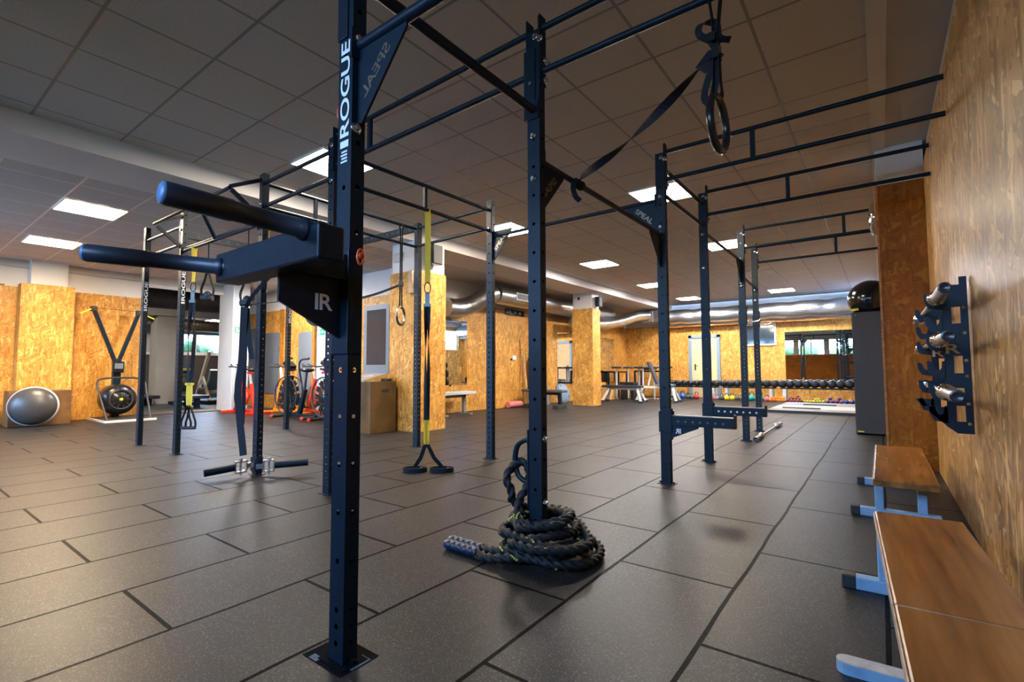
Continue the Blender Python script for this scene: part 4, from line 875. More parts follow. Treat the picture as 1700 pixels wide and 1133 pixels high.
# barbell on the floor
def barbell(name, p0, p1, label, group=None, mat='barbell_steel'):
    p0, p1 = V(p0), V(p1); d = (p1-p0).normalized(); L = (p1-p0).length; t = thing(name, label, 'barbell', p0, 0, group); s = 0.40
    MB().tube([p0+d*s, p1-d*s], 0.014, 14).build('shaft', mat, t)
    for a, sg in ((p0, 1), (p1, -1)):
        sl = MB().tube([a, a+d*sg*s], 0.025, 20).build('sleeve', mat, t)
        MB().lathe([(0.014, 0.032), (0.030, 0.032), (0.0385, 0.024), (0.0385, 0.006), (0.030, 0.0), (0.026, -0.03)], a+d*sg*s, d*sg, 20).build('collar', 'chrome', sl)
        MB().lathe([(0, 0.0006), (0.017, 0.0006), (0.019, 0.002), (0.021, 0.0006), (0.025, -0.0)], a, d*-sg, 20).build('end_cap', 'black_plastic', sl)
    return t
barbell('barbell', (-1.27, 6.66, 0.04), (-1.31, 8.84, 0.04), 'steel barbell lying on the floor beside two uprights', 'barbells')

# ================================================================== by the right-hand wall
t = thing('barbell_rack', 'black steel plate rack with curved hooks on the wood-clad wall holding three barbells', 'barbell rack', (RW, 3.37, 0.57))
HOOK_Z = [1.255, 1.14, 1.04, 0.905, 0.79, 0.675]
def rack_plate(y, name='plate'):
    m = MB(); P = lambda poly: m.prism(poly, (0, y, 0), (1, 0, 0), (0, 0, 1), (0, 0.007, 0))
    P([(0.362, 0.57), (0.362, 1.37), (0.332, 1.37), (0.332, 0.57)]); P([(0.298, 0.57), (0.298, 1.33), (0.262, 1.30), (0.262, 0.60)])
    zs = [0.57, 0.63, 0.71, 0.745, 0.80, 0.875, 0.965, 1.13, 1.215, 1.33]
    for a, b in zip(zs[0::2], zs[1::2]): P([(0.332, a), (0.332, b), (0.298, b), (0.298, a)])
    P([(0.262, 0.60), (0.262, 0.70), (0.175, 0.705), (0.178, 0.69)])
    for zh in HOOK_Z:
        P([(0.264, zh+0.035), (0.251, zh+0.03), (0.2495, zh), (0.243, zh-0.012), (0.235, zh-0.0145), (0.227, zh-0.012), (0.2205, zh), (0.214, zh+0.026), (0.199, zh+0.036), (0.190, zh+0.028), (0.193, zh-0.01), (0.21, zh-0.045), (0.264, zh-0.055)])
    return m.build(name, 'black_steel', t)
p1 = rack_plate(3.37); p2 = rack_plate(4.2)
for p, y in ((p1, 3.37), (p2, 4.2)): MB().text('R', (0.268, y-0.0006, 0.975), (0.058, 0, 0), (0, 0, 0.05), (0, -1, 0), 0.0006).build('logo', 'osb_varnished', p)
for i, zh in enumerate((1.21, 1.08, 0.94, 0.86, 0.72, 0.62)):
    MB().lathe([(0, 0.0006), (0.008, 0.0006), (0.008, 0)], (0.345, 3.37, zh), (0, -1, 0), 12).build('hole', 'osb_varnished', p1)
barbell('barbell', (0.235, 2.86, 1.255), (0.235, 4.98, 1.255), 'topmost of the three barbells in the wall rack', 'barbells')
barbell('barbell', (0.235, 2.80, 1.04), (0.235, 4.92, 1.04), 'middle one of the three barbells in the wall rack', 'barbells')
barbell('barbell', (0.235, 2.60, 0.79), (0.235, 4.72, 0.79), 'lowest of the three barbells in the wall rack', 'barbells')

def gym_bench(label, loc, rz, L, seam, feet, tip):
    """low wooden bench; local: y runs from the far end (0) towards the viewer (-L), x 0..0.29"""
    W, H, T = 0.29, 0.285, 0.04
    t = thing('wooden_bench', label, 'bench', loc, rz, 'low wooden benches')
    ys = [0, -seam, -L] if seam else [0, -L]
    for a, b in zip(ys, ys[1:]):
        o = MB().box((0.004, b+0.002, H-T), (W, a-0.002, H)).build('board', 'bench_wood', t, 0.006, True)
        MB().box((0.0, b+0.003, H-T+0.002), (0.004, a-0.003, H-0.004)).build('edge', 'bench_edge', o, 0.0015, True)
    m = MB(); m.box((0.02, 0.0, H-T+0.001), (W-0.01, 0.0025, H-0.003)); m.build('edge', 'bench_edge', t, 0, True)
    for y, style in feet:
        if style == 0:
            lg = MB().box((-0.075, y-0.026, 0.0), (W+0.02, y+0.026, 0.05)).box((0.002, y-0.022, 0.05), (0.047, y+0.022, H-T-0.02)).box((W-0.085, y-0.022, 0.05), (W-0.04, y+0.022, H-T-0.02)).box((0.02, y-0.026, H-T-0.02), (W-0.02, y+0.026, H-T)).build('leg', 'pale_blue_steel', t, 0.004, True)
            MB().box((-0.122, y-0.029, 0.0), (-0.073, y+0.029, 0.054)).build('rubber_foot', 'black_rubber', lg, 0.005, True)
        else:
            m = MB(); pl = [(W+0.02, -0.028), (W+0.02, 0.028)]+[(-0.105+0.028*math.cos(a), 0.028*math.sin(a)) for a in [PI/2+PI*i/8 for i in range(9)]]
            m.prism(pl, (0, y, 0.0), (1, 0, 0), (0, 1, 0), (0, 0, 0.03)); m.slot(1).prism(pl, (0, y, 0.03), (1, 0, 0), (0, 1, 0), (0, 0, 0.004)).slot(0)
            m.box((0.04, y-0.02, 0.034), (0.085, y+0.02, H-T)).box((W-0.09, y-0.02, 0.034), (W-0.045, y+0.02, H-T)); m.build('leg', ['pale_blue_steel', 'pale_worn'], t, 0, True)
    return t
gym_bench('long worn low wooden bench on pale blue feet, the nearer and bigger of the two', (-0.052, 2.68, 0), 0.05, 2.4, 1.02, [(-0.16, 0), (-0.86, 1), (-2.1, 0)], 0)
gym_bench('shorter low wooden bench on pale blue feet, between the longer one and the brown pier', (-0.065, 4.98, 0), 0.0, 1.54, 0, [(-1.2, 0), (-0.2, 0)], 0)
# round chrome fixture on the side of the brown pier
t = thing('wall_fixture', 'round chrome-rimmed fixture high on the side of the brown pier', 'wall fixture', (0.02, 5.98, 2.38))
MB().lathe([(0.13, 0.0), (0.16, 0.004), (0.165, 0.02), (0.16, 0.04), (0.15, 0.05), (0.145, 0.05)], (0.02, 5.98, 2.38), (-1, 0, 0), 40).build('rim', 'chrome', t)
MB().lathe([(0.145, 0.045), (0.10, 0.062), (0.05, 0.07), (0, 0.072)], (0.02, 5.98, 2.38), (-1, 0, 0), 40).build('dome', 'chrome', t)
# locker with a gym ball nested in its open top
t = thing('tall_cabinet', 'tall narrow dark grey cabinet beside the brown pier with a ball on it', 'cabinet', (-0.31, 8.3, 0))
MB().box((-0.31, 8.3, 0.0), (-0.295, 8.78, 1.68)).box((0.13, 8.3, 0.0), (0.145, 8.78, 1.68)).box((-0.295, 8.765, 0.0), (0.13, 8.78, 1.68)).box((-0.295, 8.3, 1.58), (0.13, 8.765, 1.60)).build('body', 'locker_grey', t)
dd = MB().box((-0.295, 8.29, 0.02), (0.13, 8.305, 1.68)).build('door', 'locker_grey', t, 0.003)
MB().box((-0.29, 8.286, 0.035), (-0.22, 8.2905, 0.05)).build('tape', 'yellow_accent', dd)
MB().lathe([(0, 0.006), (0.012, 0.006), (0.012, 0)], (-0.26, 8.29, 1.64), (0, -1, 0), 12).build('lock', 'brass_worn', dd)
t = thing('gym_ball', 'shiny black gym ball on top of the tall dark cabinet', 'gym ball', (-0.10, 8.56, 1.62))
MB().sphere((-0.09, 8.54, 1.873), 0.27, 40, 28).build('ball', 'ball_black', t)
m = MB()
for i in range(7):
    a = -2.75+i*0.085; p = lambda tz: V((-0.09, 8.54, 1.873))+V((0.271*math.cos(a)*math.cos(tz), 0.271*math.sin(a)*math.cos(tz), 0.271*math.sin(tz)))
    m.strap([p(-0.62), p(-0.50)], 0.012, 0.002, side=(-math.sin(a), math.cos(a), 0))
m.build('lettering', 'yellow_accent', bpy.data.objects[t.name])
# lifting platform
t = thing('lifting_platform', 'low lifting platform with a pale wooden strip and grey rubber in front of the balls', 'lifting platform', (-0.8, 12.6, 0))
MB().box((-1.95, 11.45, 0.001), (0.3, 14.3, 0.05)).build('base', 'black_rubber', t)
MB().box((-1.95, 11.45, 0.05), (0.3, 12.0, 0.056)).build('rubber_top', 'grey_board', t); MB().box((-1.95, 13.1, 0.05), (0.3, 14.3, 0.056)).build('rubber_top', 'grey_board', t)
MB().box((-1.95, 12.0, 0.05), (0.3, 13.1, 0.056)).build('wood_strip', 'frame_white', t)
for i, (x0, x1, y) in enumerate(((-1.75, -1.05, 12.05), (-1.5, -0.85, 13.35))):
    tag(MB().box((x0, y, 0.056), (x1, y+0.16, 0.075)).build('rubber_pad', 'black_rubber', None, 0.004), ['flat black rubber pad across the pale wooden strip of the platform', 'flat black rubber pad on the grey back half of the platform'][i], 'pad', 'rubber pads on the platform')
# plate tree seen only in the alcove mirror
t = thing('plate_tree', 'black weight plate tree by the wall, seen reflected in the alcove mirror', 'plate tree', (0.1, 14.7, 0))
MB().box((-0.12, 14.4, 0.001), (0.32, 14.95, 0.04)).box((0.07, 14.67, 0.04), (0.13, 14.73, 1.25)).build('stand', 'black_steel', t)
for i, (z, r) in enumerate(((1.1, 0.13), (0.74, 0.18), (0.36, 0.2))):
    for sg in (-1, 1): tag(MB().cyl((0.1+sg*0.0, 14.7+sg*0.05, z), (0.1, 14.7+sg*0.15, z), r, 24).build('weight_plate', 'dumbbell_rubber', None), 'black weight plate, %s row of the plate tree, %s side' % (['top', 'middle', 'bottom'][i], ['near', 'far'][sg > 0]), 'weight plate', 'weight plates on the tree')

# ================================================================== dumbbells, kettlebells and balls along the far wall
def dumbbell_rack(x0, x1, label):
    t = thing('dumbbell_rack', label, 'dumbbell rack', ((x0+x1)/2, 15.65, 0), 0, 'dumbbell racks')
    for x in (x0, x1): MB().box((x-0.05, 15.42, 0.0), (x+0.05, 15.88, 0.03)).box((x-0.04, 15.5, 0.03), (x+0.04, 15.6, 0.34)).box((x-0.04, 15.75, 0.03), (x+0.04, 15.8, 0.34)).build('leg', 'light_grey', t, 0.004)
    for y in (15.5, 15.74): MB().box((x0-0.1, y, 0.34), (x1+0.1, y+0.09, 0.375)).build('rail', 'black_steel', t)
dumbbell_rack(-5.30, -4.08, 'long dumbbell rack with pale legs standing before the door')
dumbbell_rack(-3.70, -2.52, 'long dumbbell rack with pale legs under the dark interior window')
dumbbell_rack(-2.18, -0.30, 'long dumbbell rack with pale legs under the wide mirror')
db0 = None
NDB = 26
for i in range(NDB):
    x = -5.36+i*0.195; r = 0.088+0.0012*i
    lb = 'round black dumbbell on the far racks, %s counted from the end by the door' % ORD[i]
    if db0 is None:
        db0 = thing('dumbbell', lb, 'dumbbell', (x, 15.665, 0.375), 0, 'dumbbells on the far racks')
        for sg in (-1, 1):
            MB().lathe([(0, 0.075), (0.055, 0.075), (0.082, 0.055), (0.09, 0.02), (0.09, -0.02), (0.08, -0.05), (0.03, -0.06)], (0, sg*0.10, 0.09), (0, sg, 0), 20).build('head', 'dumbbell_rubber', db0, 0, True)
        MB().tube([(0, -0.05, 0.09), (0, 0.05, 0.09)], 0.016, 10).build('handle', 'chrome', db0, 0, True)
        o = db0
    else: o = dup(db0, (x, 15.665, 0.375), 0, lb)
    s = r/0.09; o.scale = (s, 1.0, s)
def kettlebell(x, mat, r, label, grp='kettlebells on the floor under the dumbbell racks'):
    t = thing('kettlebell', label, 'kettlebell', (x, 15.36, 0), 0, grp)
    MB().lathe([(0, 0.0), (r*0.7, 0.0), (r*0.95, r*0.4), (r, r*0.85), (r*0.85, r*1.35), (r*0.5, r*1.7), (0, r*1.8)], (0, 0, 0), (0, 0, 1), 20).build('body', mat, t, 0, True)
    MB().tube([(-r*0.5, 0, r*1.5), (-r*0.62, 0, r*2.1), (-r*0.45, 0, r*2.55), (0, 0, r*2.65), (r*0.45, 0, r*2.55), (r*0.62, 0, r*2.1), (r*0.5, 0, r*1.5)], r*0.16, 10).build('handle', 'kb_grey', t, 0, True)
KB = [(-5.29, 'kb_grey', .07, 'small grey kettlebell at the door-side end of the row'), (-5.13, 'kb_blue', .09, 'large blue kettlebell, first of two from the row end'), (-4.94, 'kb_blue', .09, 'large blue kettlebell, second of two from the row end'),
      (-4.78, 'kb_grey', .065, 'grey kettlebell just after the two blue ones'), (-4.66, 'kb_grey', .065, 'grey kettlebell just before the red one'), (-4.52, 'kb_red', .078, 'red kettlebell half hidden by an upright'),
      (-4.20, 'kb_orange', .072, 'single orange kettlebell before the door'), (-4.06, 'kb_pink', .06, 'small pink kettlebell beside the orange one'), (-3.92, 'kb_violet', .058, 'small pale violet kettlebell between pale rack legs'),
      (-3.80, 'kb_grey', .066, 'grey kettlebell just before the two yellow ones'), (-3.66, 'kb_yellow', .072, 'yellow kettlebell, first of the two'), (-3.51, 'kb_yellow', .072, 'yellow kettlebell, second of the two'),
      (-3.38, 'kb_grey', .064, 'grey kettlebell just after the two yellow ones'), (-3.26, 'kb_grey', .064, 'second grey kettlebell after the two yellow ones'), (-2.99, 'kb_teal', .092, 'large teal kettlebell, first of the two'),
      (-2.78, 'kb_teal', .098, 'large teal kettlebell, second of the two'), (-2.60, 'kb_pink', .065, 'pink kettlebell at the end next to the orange balls')]
for k in KB: kettlebell(*k)
def ball(x, y, z, r, mat, label, grp):
    tag(MB().sphere((x, y, z), r, 16, 12).build('massage_ball', mat, None), label, 'ball', grp)
def X_at(px): return -2.49+(px-1283)*(1.89/135.0)
for i, p in enumerate((1282, 1287, 1292, 1297, 1302, 1307)): ball(X_at(p), 15.33, 0.0365, 0.036, 'ball_orange', '%s orange ball in the bottom row of the orange pile' % ORD[i], 'orange balls')
for i, p in enumerate((1284.5, 1289.5, 1294.5, 1299.5, 1304.5)): ball(X_at(p), 15.37, 0.096, 0.036, 'ball_orange', '%s orange ball in the upper row of the orange pile' % ORD[i], 'orange balls')
for i, p in enumerate((1312.5, 1318, 1323.5, 1329.5, 1335)): ball(X_at(p), 15.33, 0.0365, 0.036, 'ball_maroon', '%s maroon ball in the bottom row of the maroon pile' % ORD[i], 'maroon balls')
for i, p in enumerate((1315.2, 1320.7, 1326.5, 1332.2)): ball(X_at(p), 15.37, 0.097, 0.036, 'ball_maroon', '%s maroon ball in the middle row of the maroon pile' % ORD[i], 'maroon balls')
ball(X_at(1329.4), 15.40, 0.158, 0.036, 'ball_maroon', 'single maroon ball topping the maroon pile', 'maroon balls')
for i, p in enumerate((1341, 1345.8, 1350.8, 1356, 1361, 1365.8, 1370.5)): ball(X_at(p), 15.30, 0.0325, 0.032, 'ball_lime', '%s lime ball in the bottom row of the lime pile' % ORD[i], 'lime balls')
for i, p in enumerate((1358.5, 1363.5)): ball(X_at(p), 15.32, 0.086, 0.032, 'ball_lime', '%s lime ball resting on the lime row' % ORD[i], 'lime balls')
for i, p in enumerate((1379, 1386, 1393, 1400)): ball(X_at(p), 15.26, 0.0465, 0.046, 'ball_purple', '%s purple ball in the bottom row by the blue balls' % ORD[i], 'purple balls')
for i, p in enumerate((1382.5, 1396.5)): ball(X_at(p), 15.28, 0.124, 0.046, 'ball_purple', '%s purple ball resting on the purple row' % ORD[i], 'purple balls')
for i, p in enumerate((1408, 1416.5)): ball(X_at(p), 15.24, 0.052, 0.051, 'ball_blue', '%s blue ball beside the tall cabinet' % ORD[i], 'blue balls')
ball(X_at(1411.5), 15.42, 0.052, 0.051, 'ball_orange', 'single orange ball behind the blue balls', 'orange balls')
# wide mirror
t = thing('wall_mirror', 'wide frameless mirror on the far wall above the dumbbells', 'mirror', (-1.2, FW, 0.5), 0, 'wall mirrors')
MB().box((-2.22, FW-0.012, 0.50), (-0.12, FW-0.001, 1.97)).build('glass', 'mirror', t)
# ducts along the far wall
tag(MB().tube([(x, 15.90+0.015*math.sin(x*9), 2.58+0.012*math.sin(x*7)) for x in [-5.45+0.12*i for i in range(49)]], [0.235+0.008*math.sin(i*1.7) for i in range(49)], 28).build('foil_duct', 'foil'), 'wide shiny foil air duct along the top of the far wall', 'air duct', 'air ducts')
t = thing('duct_box', 'square sheet metal duct box joining the foil duct and the bent duct', 'duct box', (-5.95, 15.55, 2.42))
MB().box((-6.25, 15.3, 2.42), (-5.50, 16.1, 2.80)).build('box', 'duct_metal', t, 0.01)
for x in (-6.2, -5.85, -5.56): MB().box((x, 15.285, 2.41), (x+0.035, 15.30, 2.81)).build('flange', 'duct_metal', t)
def duct(name, label, pts, r, mat='duct_metal', k=8, ribs=True, n=24):
    P = smooth_path(pts, k); out = [P[0]]; 
    for a, b in zip(P, P[1:]):
        L = (b-a).length; q = max(1, int(L/0.025)) if ribs else 1
        out += [a.lerp(b, (i+1)/q) for i in range(q)]
    o = MB().tube(out, [r*(1.0+(0.018 if ribs and i % 4 == 0 else 0.0)) for i in range(len(out))], n).build(name, mat)
    return tag(o, label, 'air duct', 'air ducts')
duct('bent_duct', 'bent ribbed metal duct rising from behind the far column to the duct box', [(-6.55, 11.5, 2.17), (-6.55, 12.8, 2.20), (-6.5, 13.8, 2.32), (-6.38, 14.4, 2.44), (-6.2, 14.9, 2.6), (-6.0, 15.29, 2.64)], 0.16)
sd = duct('spiral_duct', 'long straight spiral metal duct with a grille, under the alcove ceiling', [(-6.72, 8.35, 2.56), (-6.72, 10.5, 2.55), (-6.72, 12.6, 2.55), (-6.72, 14.0, 2.58)], 0.205)
v = MB().box((-6.535, 8.85, 2.47), (-6.505, 9.35, 2.64)).build('grille', 'light_grey', sd); m = MB()
for i in range(11): m.box((-6.504, 8.89+i*0.04, 2.495), (-6.499, 8.905+i*0.04, 2.615))
m.build('slat', 'black_steel', v)
duct('elbow_duct', 'crinkled metal duct elbow climbing from the alcove wall to the spiral duct', [(-7.05, 7.15, 2.18), (-7.05, 7.55, 2.20), (-6.95, 7.85, 2.30), (-6.78, 8.15, 2.5), (-6.72, 8.34, 2.56)], 0.19)

# ================================================================== alcove with mirrors
def mirror_y(x, y0, y1, z0, z1, label):
    t = thing('wall_mirror', label, 'mirror', (x, (y0+y1)/2, z0), 0, 'wall mirrors'); MB().box((x+0.001, y0, z0), (x+0.010, y1, z1)).build('glass', 'mirror', t)
    for z in (z1+0.012, z0-0.012): MB().box((x+0.001, (y0+y1)/2-0.02, z-0.02), (x+0.014, (y0+y1)/2+0.02, z+0.02)).build('clip', 'black_steel', t)
mirror_y(SW, 7.0, 8.03, 0.58, 1.95, 'mirror in the alcove next to the first wood-clad column')
mirror_y(SW2, 11.6, 13.1, 0.50, 1.95, 'mirror in the alcove half hidden by the far column')
mirror_y(SW2, 14.0, 15.2, 0.50, 1.90, 'mirror in the alcove corner behind the bar stools')
# flat bench seen beyond the first column
t = thing('flat_bench', 'grey flat bench on one steel leg, partly hidden by the first column', 'bench', (-6.8, 7.4, 0), 0, 'exercise benches')
MB().box((-7.05, 6.7, 0.40), (-6.72, 7.72, 0.46)).build('pad', 'light_grey', t, 0.012); MB().box((-6.92, 7.5, 0.02), (-6.86, 7.56, 0.40)).box((-7.1, 7.49, 0.0), (-6.68, 7.57, 0.03)).box((-6.92, 6.8, 0.34), (-6.86, 7.56, 0.40)).box((-6.92, 6.8, 0.02), (-6.86, 6.86, 0.40)).box((-7.1, 6.79, 0.0), (-6.68, 6.87, 0.03)).build('frame', 'grey_plastic', t)
# brown flat bench
t = thing('flat_bench', 'brown padded flat bench with black feet before the round blue board', 'bench', (-6.2, 10.1, 0), 0.0, 'exercise benches')
MB().box((-6.95, 9.62, 0.37), (-5.82, 9.90, 0.43)).build('pad', 'pad_brown', t, 0.015)
m = MB().box((-6.75, 9.72, 0.31), (-5.95, 9.80, 0.37))
for x in (-6.78, -5.98): m.box((x, 9.72, 0.08), (x+0.06, 9.80, 0.37))
m.build('frame', 'black_steel', t)
for x in (-6.82, -6.02): MB().box((x, 9.55, 0.0), (x+0.14, 9.97, 0.09)).build('foot', 'black_rubber', t, 0.008)
# foam roller, boards and stick, round board
t = thing('foam_roller', 'pink foam roller lying against the strand-board wall', 'foam roller', (-7.04, 9.65, 0)); MB().tube([(-7.04, 9.22, 0.075), (-7.04, 9.72, 0.075)], 0.073, 24).build('roller', 'pink_foam', t)
def leaning(name, cat, label, y, w, L, th, x0, mat, tilt=0.11, rise=0.0):
    t = thing(name, label, cat, (x0, y, 0)); d = V((-math.sin(tilt), 0, math.cos(tilt))); nrm = V((math.cos(tilt), 0, math.sin(tilt)))
    MB().obox(V((x0, y, 0.003))+d*L/2+nrm*th/2, d*L/2, V((0, w/2, 0)), nrm*th/2).build('board', mat, t, 0.004); return t
leaning('wooden_plank', 'plank', 'narrow dark wooden plank leaning on the wall by the pink roller', 9.93, 0.05, 1.25, 0.03, -6.97, 'wood_plank', 0.11)
leaning('leaning_board', 'board', 'black board leaning on the wall under the grey one', 10.12, 0.10, 1.2, 0.03, -6.88, 'black_rubber', 0.15)
leaning('leaning_mat', 'board', 'tall grey board leaning on the wall behind the brown bench', 10.45, 0.42, 1.28, 0.035, -6.82, 'grey_board', 0.17)
tag(MB().tube([(-6.98, 9.80, 0.004), (-7.13, 9.84, 1.64)], 0.014, 10).build('wooden_stick', 'wood_stick'), 'thin wooden stick standing against the wall by the grey board', 'stick')
t = thing('balance_board', 'round blue-grey board leaning upright behind the brown bench', 'balance board', (-6.88, 11.35, 0.0)); tl = 0.3
nrm = V((math.cos(tl), -0.25, math.sin(tl))).normalized(); MB().lathe([(0, 0.012), (0.25, 0.012), (0.265, 0.0), (0.25, -0.012), (0, -0.012)], (-6.80, 11.3, 0.275), nrm, 40).build('disc', 'blue_board', t)
for a in (0.6, 2.7, 4.8):
    uu, ww, _ = frame_of(nrm); MB().lathe([(0, 0.004), (0.016, 0.004), (0.016, 0)], V((-6.80, 11.3, 0.275))+nrm*0.012+(uu*math.cos(a)+ww*math.sin(a))*0.21, nrm, 10).build('bolt', 'black_steel', t)
t = thing('wall_socket', 'small white wall socket box on the strand board over the pink roller', 'socket', (SW2, 9.55, 1.15)); MB().box((SW2+0.001, 9.50, 1.14), (SW2+0.05, 9.64, 1.24)).build('box', 'sticker_white', t, 0.005); MB().box((SW2+0.001, 9.47, 1.13), (SW2+0.03, 9.50, 1.17)).build('plug', 'black_plastic', t)
t = thing('black_plaque', 'small black plaque with three pale signs under the spiral duct', 'plaque', (SW2, 9.6, 2.24)); pq = MB().box((SW2+0.001, 9.25, 2.22), (SW2+0.03, 10.0, 2.36)).build('plate', 'black_plastic', t, 0.004); m = MB()
for y in (9.42, 9.62, 9.82): m.lathe([(0, 0.002), (0.045, 0.002), (0.045, 0)], (SW2+0.03, y, 2.29), (1, 0, 0), 14)
m.build('marking', 'light_grey', pq)
# speakers and a dome camera on the columns
def speaker(x, y, z, label, s=(0.14, 0.2, 0.3)):
    t = thing('wall_speaker', label, 'speaker', (x, y, z-s[2]/2), 0, 'wall speakers')
    MB().box((x+0.03, y-s[1]/2, z-s[2]/2), (x+0.03+s[0], y+s[1]/2, z+s[2]/2)).build('cabinet', 'black_plastic', t, 0.01)
    MB().box((x+0.001, y-0.04, z-0.06), (x+0.03, y+0.04, z+0.06)).build('bracket', 'grey_plastic', t); MB().box((x+0.032+s[0], y-s[1]/2+0.015, z-s[2]/2+0.015), (x+0.034+s[0], y+s[1]/2-0.015, z+s[2]/2-0.015)).build('grille', 'black_rubber', t)
speaker(-5.42, 5.16, 2.63, 'black wall speaker at the top of the first wood-clad column'); speaker(-5.73, 11.16, 2.60, 'black wall speaker at the top of the far wood-clad column', (0.12, 0.17, 0.25))
t = thing('dome_camera', 'tiny black dome on the white top of the far column', 'camera', (-6.1, 10.97, 2.68)); MB().sphere((-6.1, 10.965, 2.70), 0.035, 14, 10).build('dome', 'black_plastic', t)
t = thing('junction_box', 'small pale junction box on the white top of the first column', 'junction box', (-5.85, 4.9, 2.6)); MB().box((-5.93, 4.87, 2.55), (-5.72, 4.8995, 2.68)).build('box', 'light_grey', t, 0.004)
t = thing('column_lamp', 'narrow tan fitting on the corner of the first column behind the rig upright', 'fitting', (-5.45, 4.87, 2.05)); MB().box((-5.52, 4.82, 2.02), (-5.44, 4.8795, 2.36)).build('body', 'brass_worn', t, 0.004)
# white weight benches
def white_bench(label, loc, rz, incline):
    t = thing('weight_bench', label, 'bench', loc, rz, 'white weight benches')
    if incline:
        MB().box((-0.02, -0.14, 0.43), (0.42, 0.14, 0.49)).build('seat_pad', 'pad_blue', t, 0.012, True)
        c = V((-0.04, 0, 0.49)); d = V((-0.36, 0, 0.93)).normalized(); nn = V((d.z, 0, -d.x)); MB().obox(c+d*0.33-nn*0.0, d*0.33, (0, 0.14, 0), nn*0.03).build('back_pad', 'pad_black', t, 0.012, True)
        MB().beam((-0.2, 0, 0.85), (-0.30, 0, 0.45), 0.04, 0.04).build('strut', 'frame_white', t, 0, True)
    else: MB().box((-0.62, -0.14, 0.40), (0.48, 0.14, 0.46)).build('pad', 'pad_black', t, 0.012, True)
    z = 0.40 if not incline else 0.43
    MB().box((-0.5, -0.03, z-0.06), (0.42, 0.03, z)).build('frame', 'frame_white', t, 0, True)
    for x, e in ((0.36, 0.5), (-0.44, -0.58)):
        for y in (-0.12, 0.12):
            lg = MB().beam((x, y*0.5, z-0.03), (e, y*1.9, 0.03), 0.06, 0.05).build('leg', 'frame_white', t, 0, True); MB().box((e-0.05, y*1.9-0.04, 0), (e+0.05, y*1.9+0.04, 0.05)).build('rubber_foot', 'black_rubber', lg, 0, True)
white_bench('white framed flat weight bench with a black pad beside the far column', (-5.68, 12.75, 0), 0.1, False)
white_bench('white framed incline weight bench with its back pad raised', (-4.95, 13.4, 0), 0.1, True)
# bar stools and tables in the corner
def stool(x, y, label):
    t = thing('bar_stool', label, 'stool', (x, y, 0), 0, 'bar stools in the alcove corner')
    MB().lathe([(0, 0), (0.2, 0), (0.19, 0.015), (0.03, 0.035), (0.03, 0.03)], (x, y, 0), (0, 0, 1), 24).build('base', 'chrome', t); MB().tube([(x, y, 0.03), (x, y, 0.93)], 0.03, 12).build('pole', 'light_grey', t)
    MB().lathe([(0, 0.93), (0.15, 0.93), (0.165, 0.95), (0.16, 0.985), (0, 0.99)], (x, y, 0), (0, 0, 1), 24).build('seat', 'pad_black', t)
for i, (x, y) in enumerate(((-6.55, 14.1), (-6.50, 14.85), (-6.05, 14.65), (-5.80, 14.35), (-5.62, 14.80), (-5.20, 14.75))): stool(x, y, '%s bar stool with a black seat and chrome pole, counted from the far column' % ORD[i])
def table(x0, x1, y0, y1, z, label):
    t = thing('black_table', label, 'table', ((x0+x1)/2, (y0+y1)/2, 0), 0, 'black tables'); MB().box((x0, y0, z-0.05), (x1, y1, z)).build('tabletop', 'black_plastic', t)
    for x in (x0, x1-0.05):
        for y in (y0, y1-0.05): MB().box((x, y, 0), (x+0.05, y+0.05, z-0.05)).build('leg', 'black_steel', t)
table(-6.45, -5.45, 15.2, 15.8, 0.86, 'black table against the far wall behind the bar stools'); table(-7.1, -6.75, 14.6, 15.4, 0.84, 'small black table in the alcove corner beside the mirror')
tag(MB().tube([(-6.2, 15.5, 0.93), (-5.85, 15.5, 0.94)], [0.06, 0.06], 14).sphere((-6.2, 15.5, 0.93), 0.06, 12, 8).sphere((-5.85, 15.5, 0.94), 0.06, 12, 8).build('duffel_bag', 'pad_black'), 'black rolled bag lying on the black table', 'bag')
t = thing('wooden_box', 'pale wooden box on the floor between the far column and the bar stools', 'box', (-6.5, 13.6, 0)); MB().box((-6.95, 13.3, 0.0), (-6.45, 13.8, 0.42)).build('body', 'ply_edge', t, 0.006); MB().box((-6.80, 13.296, 0.26), (-6.66, 13.301, 0.30)).build('hand_hole', 'black_plastic', t)
t = thing('step_platform', 'black aerobic step platform standing behind the flat weight bench', 'step platform', (-5.95, 13.9, 0)); MB().box((-6.3, 13.75, 0.40), (-5.85, 14.1, 0.52)).build('top', 'black_plastic', t, 0.02)
for x in (-6.28, -5.97): MB().box((x, 13.78, 0.0), (x+0.10, 14.07, 0.40)).build('riser', 'black_plastic', t, 0.01)

# ================================================================== wooden boxes
t = thing('jump_box', 'big brown plywood jump box in front of the first wood-clad column', 'jump box', (-6.2, 4.55, 0))
MB().box((-6.72, 4.34, 0.0), (-5.74, 4.80, 0.735)).build('body', 'olive_ply', t, 0.006)
for sy, y in ((0, 4.339), (1, 4.3)):
    if sy == 0:
        m = MB(); pl = [(-5.99+0.03*math.cos(a), 0.0) for a in (0,)]
hh = [(-0.045+0.025*math.cos(PI/2+PI*i/6), 0.025*math.sin(PI/2+PI*i/6)) for i in range(7)]+[(0.045+0.025*math.cos(-PI/2+PI*i/6), 0.025*math.sin(-PI/2+PI*i/6)) for i in range(7)]
MB().prism(hh, (-5.739, 4.60, 0.60), (0, 1, 0), (0, 0, 1), (0.0006, 0, 0)).build('hand_hole', 'black_rubber', t)
MB().prism(hh, (-6.23, 4.3395, 0.60), (1, 0, 0), (0, 0, 1), (0, -0.0006, 0)).build('hand_hole', 'black_rubber', t)
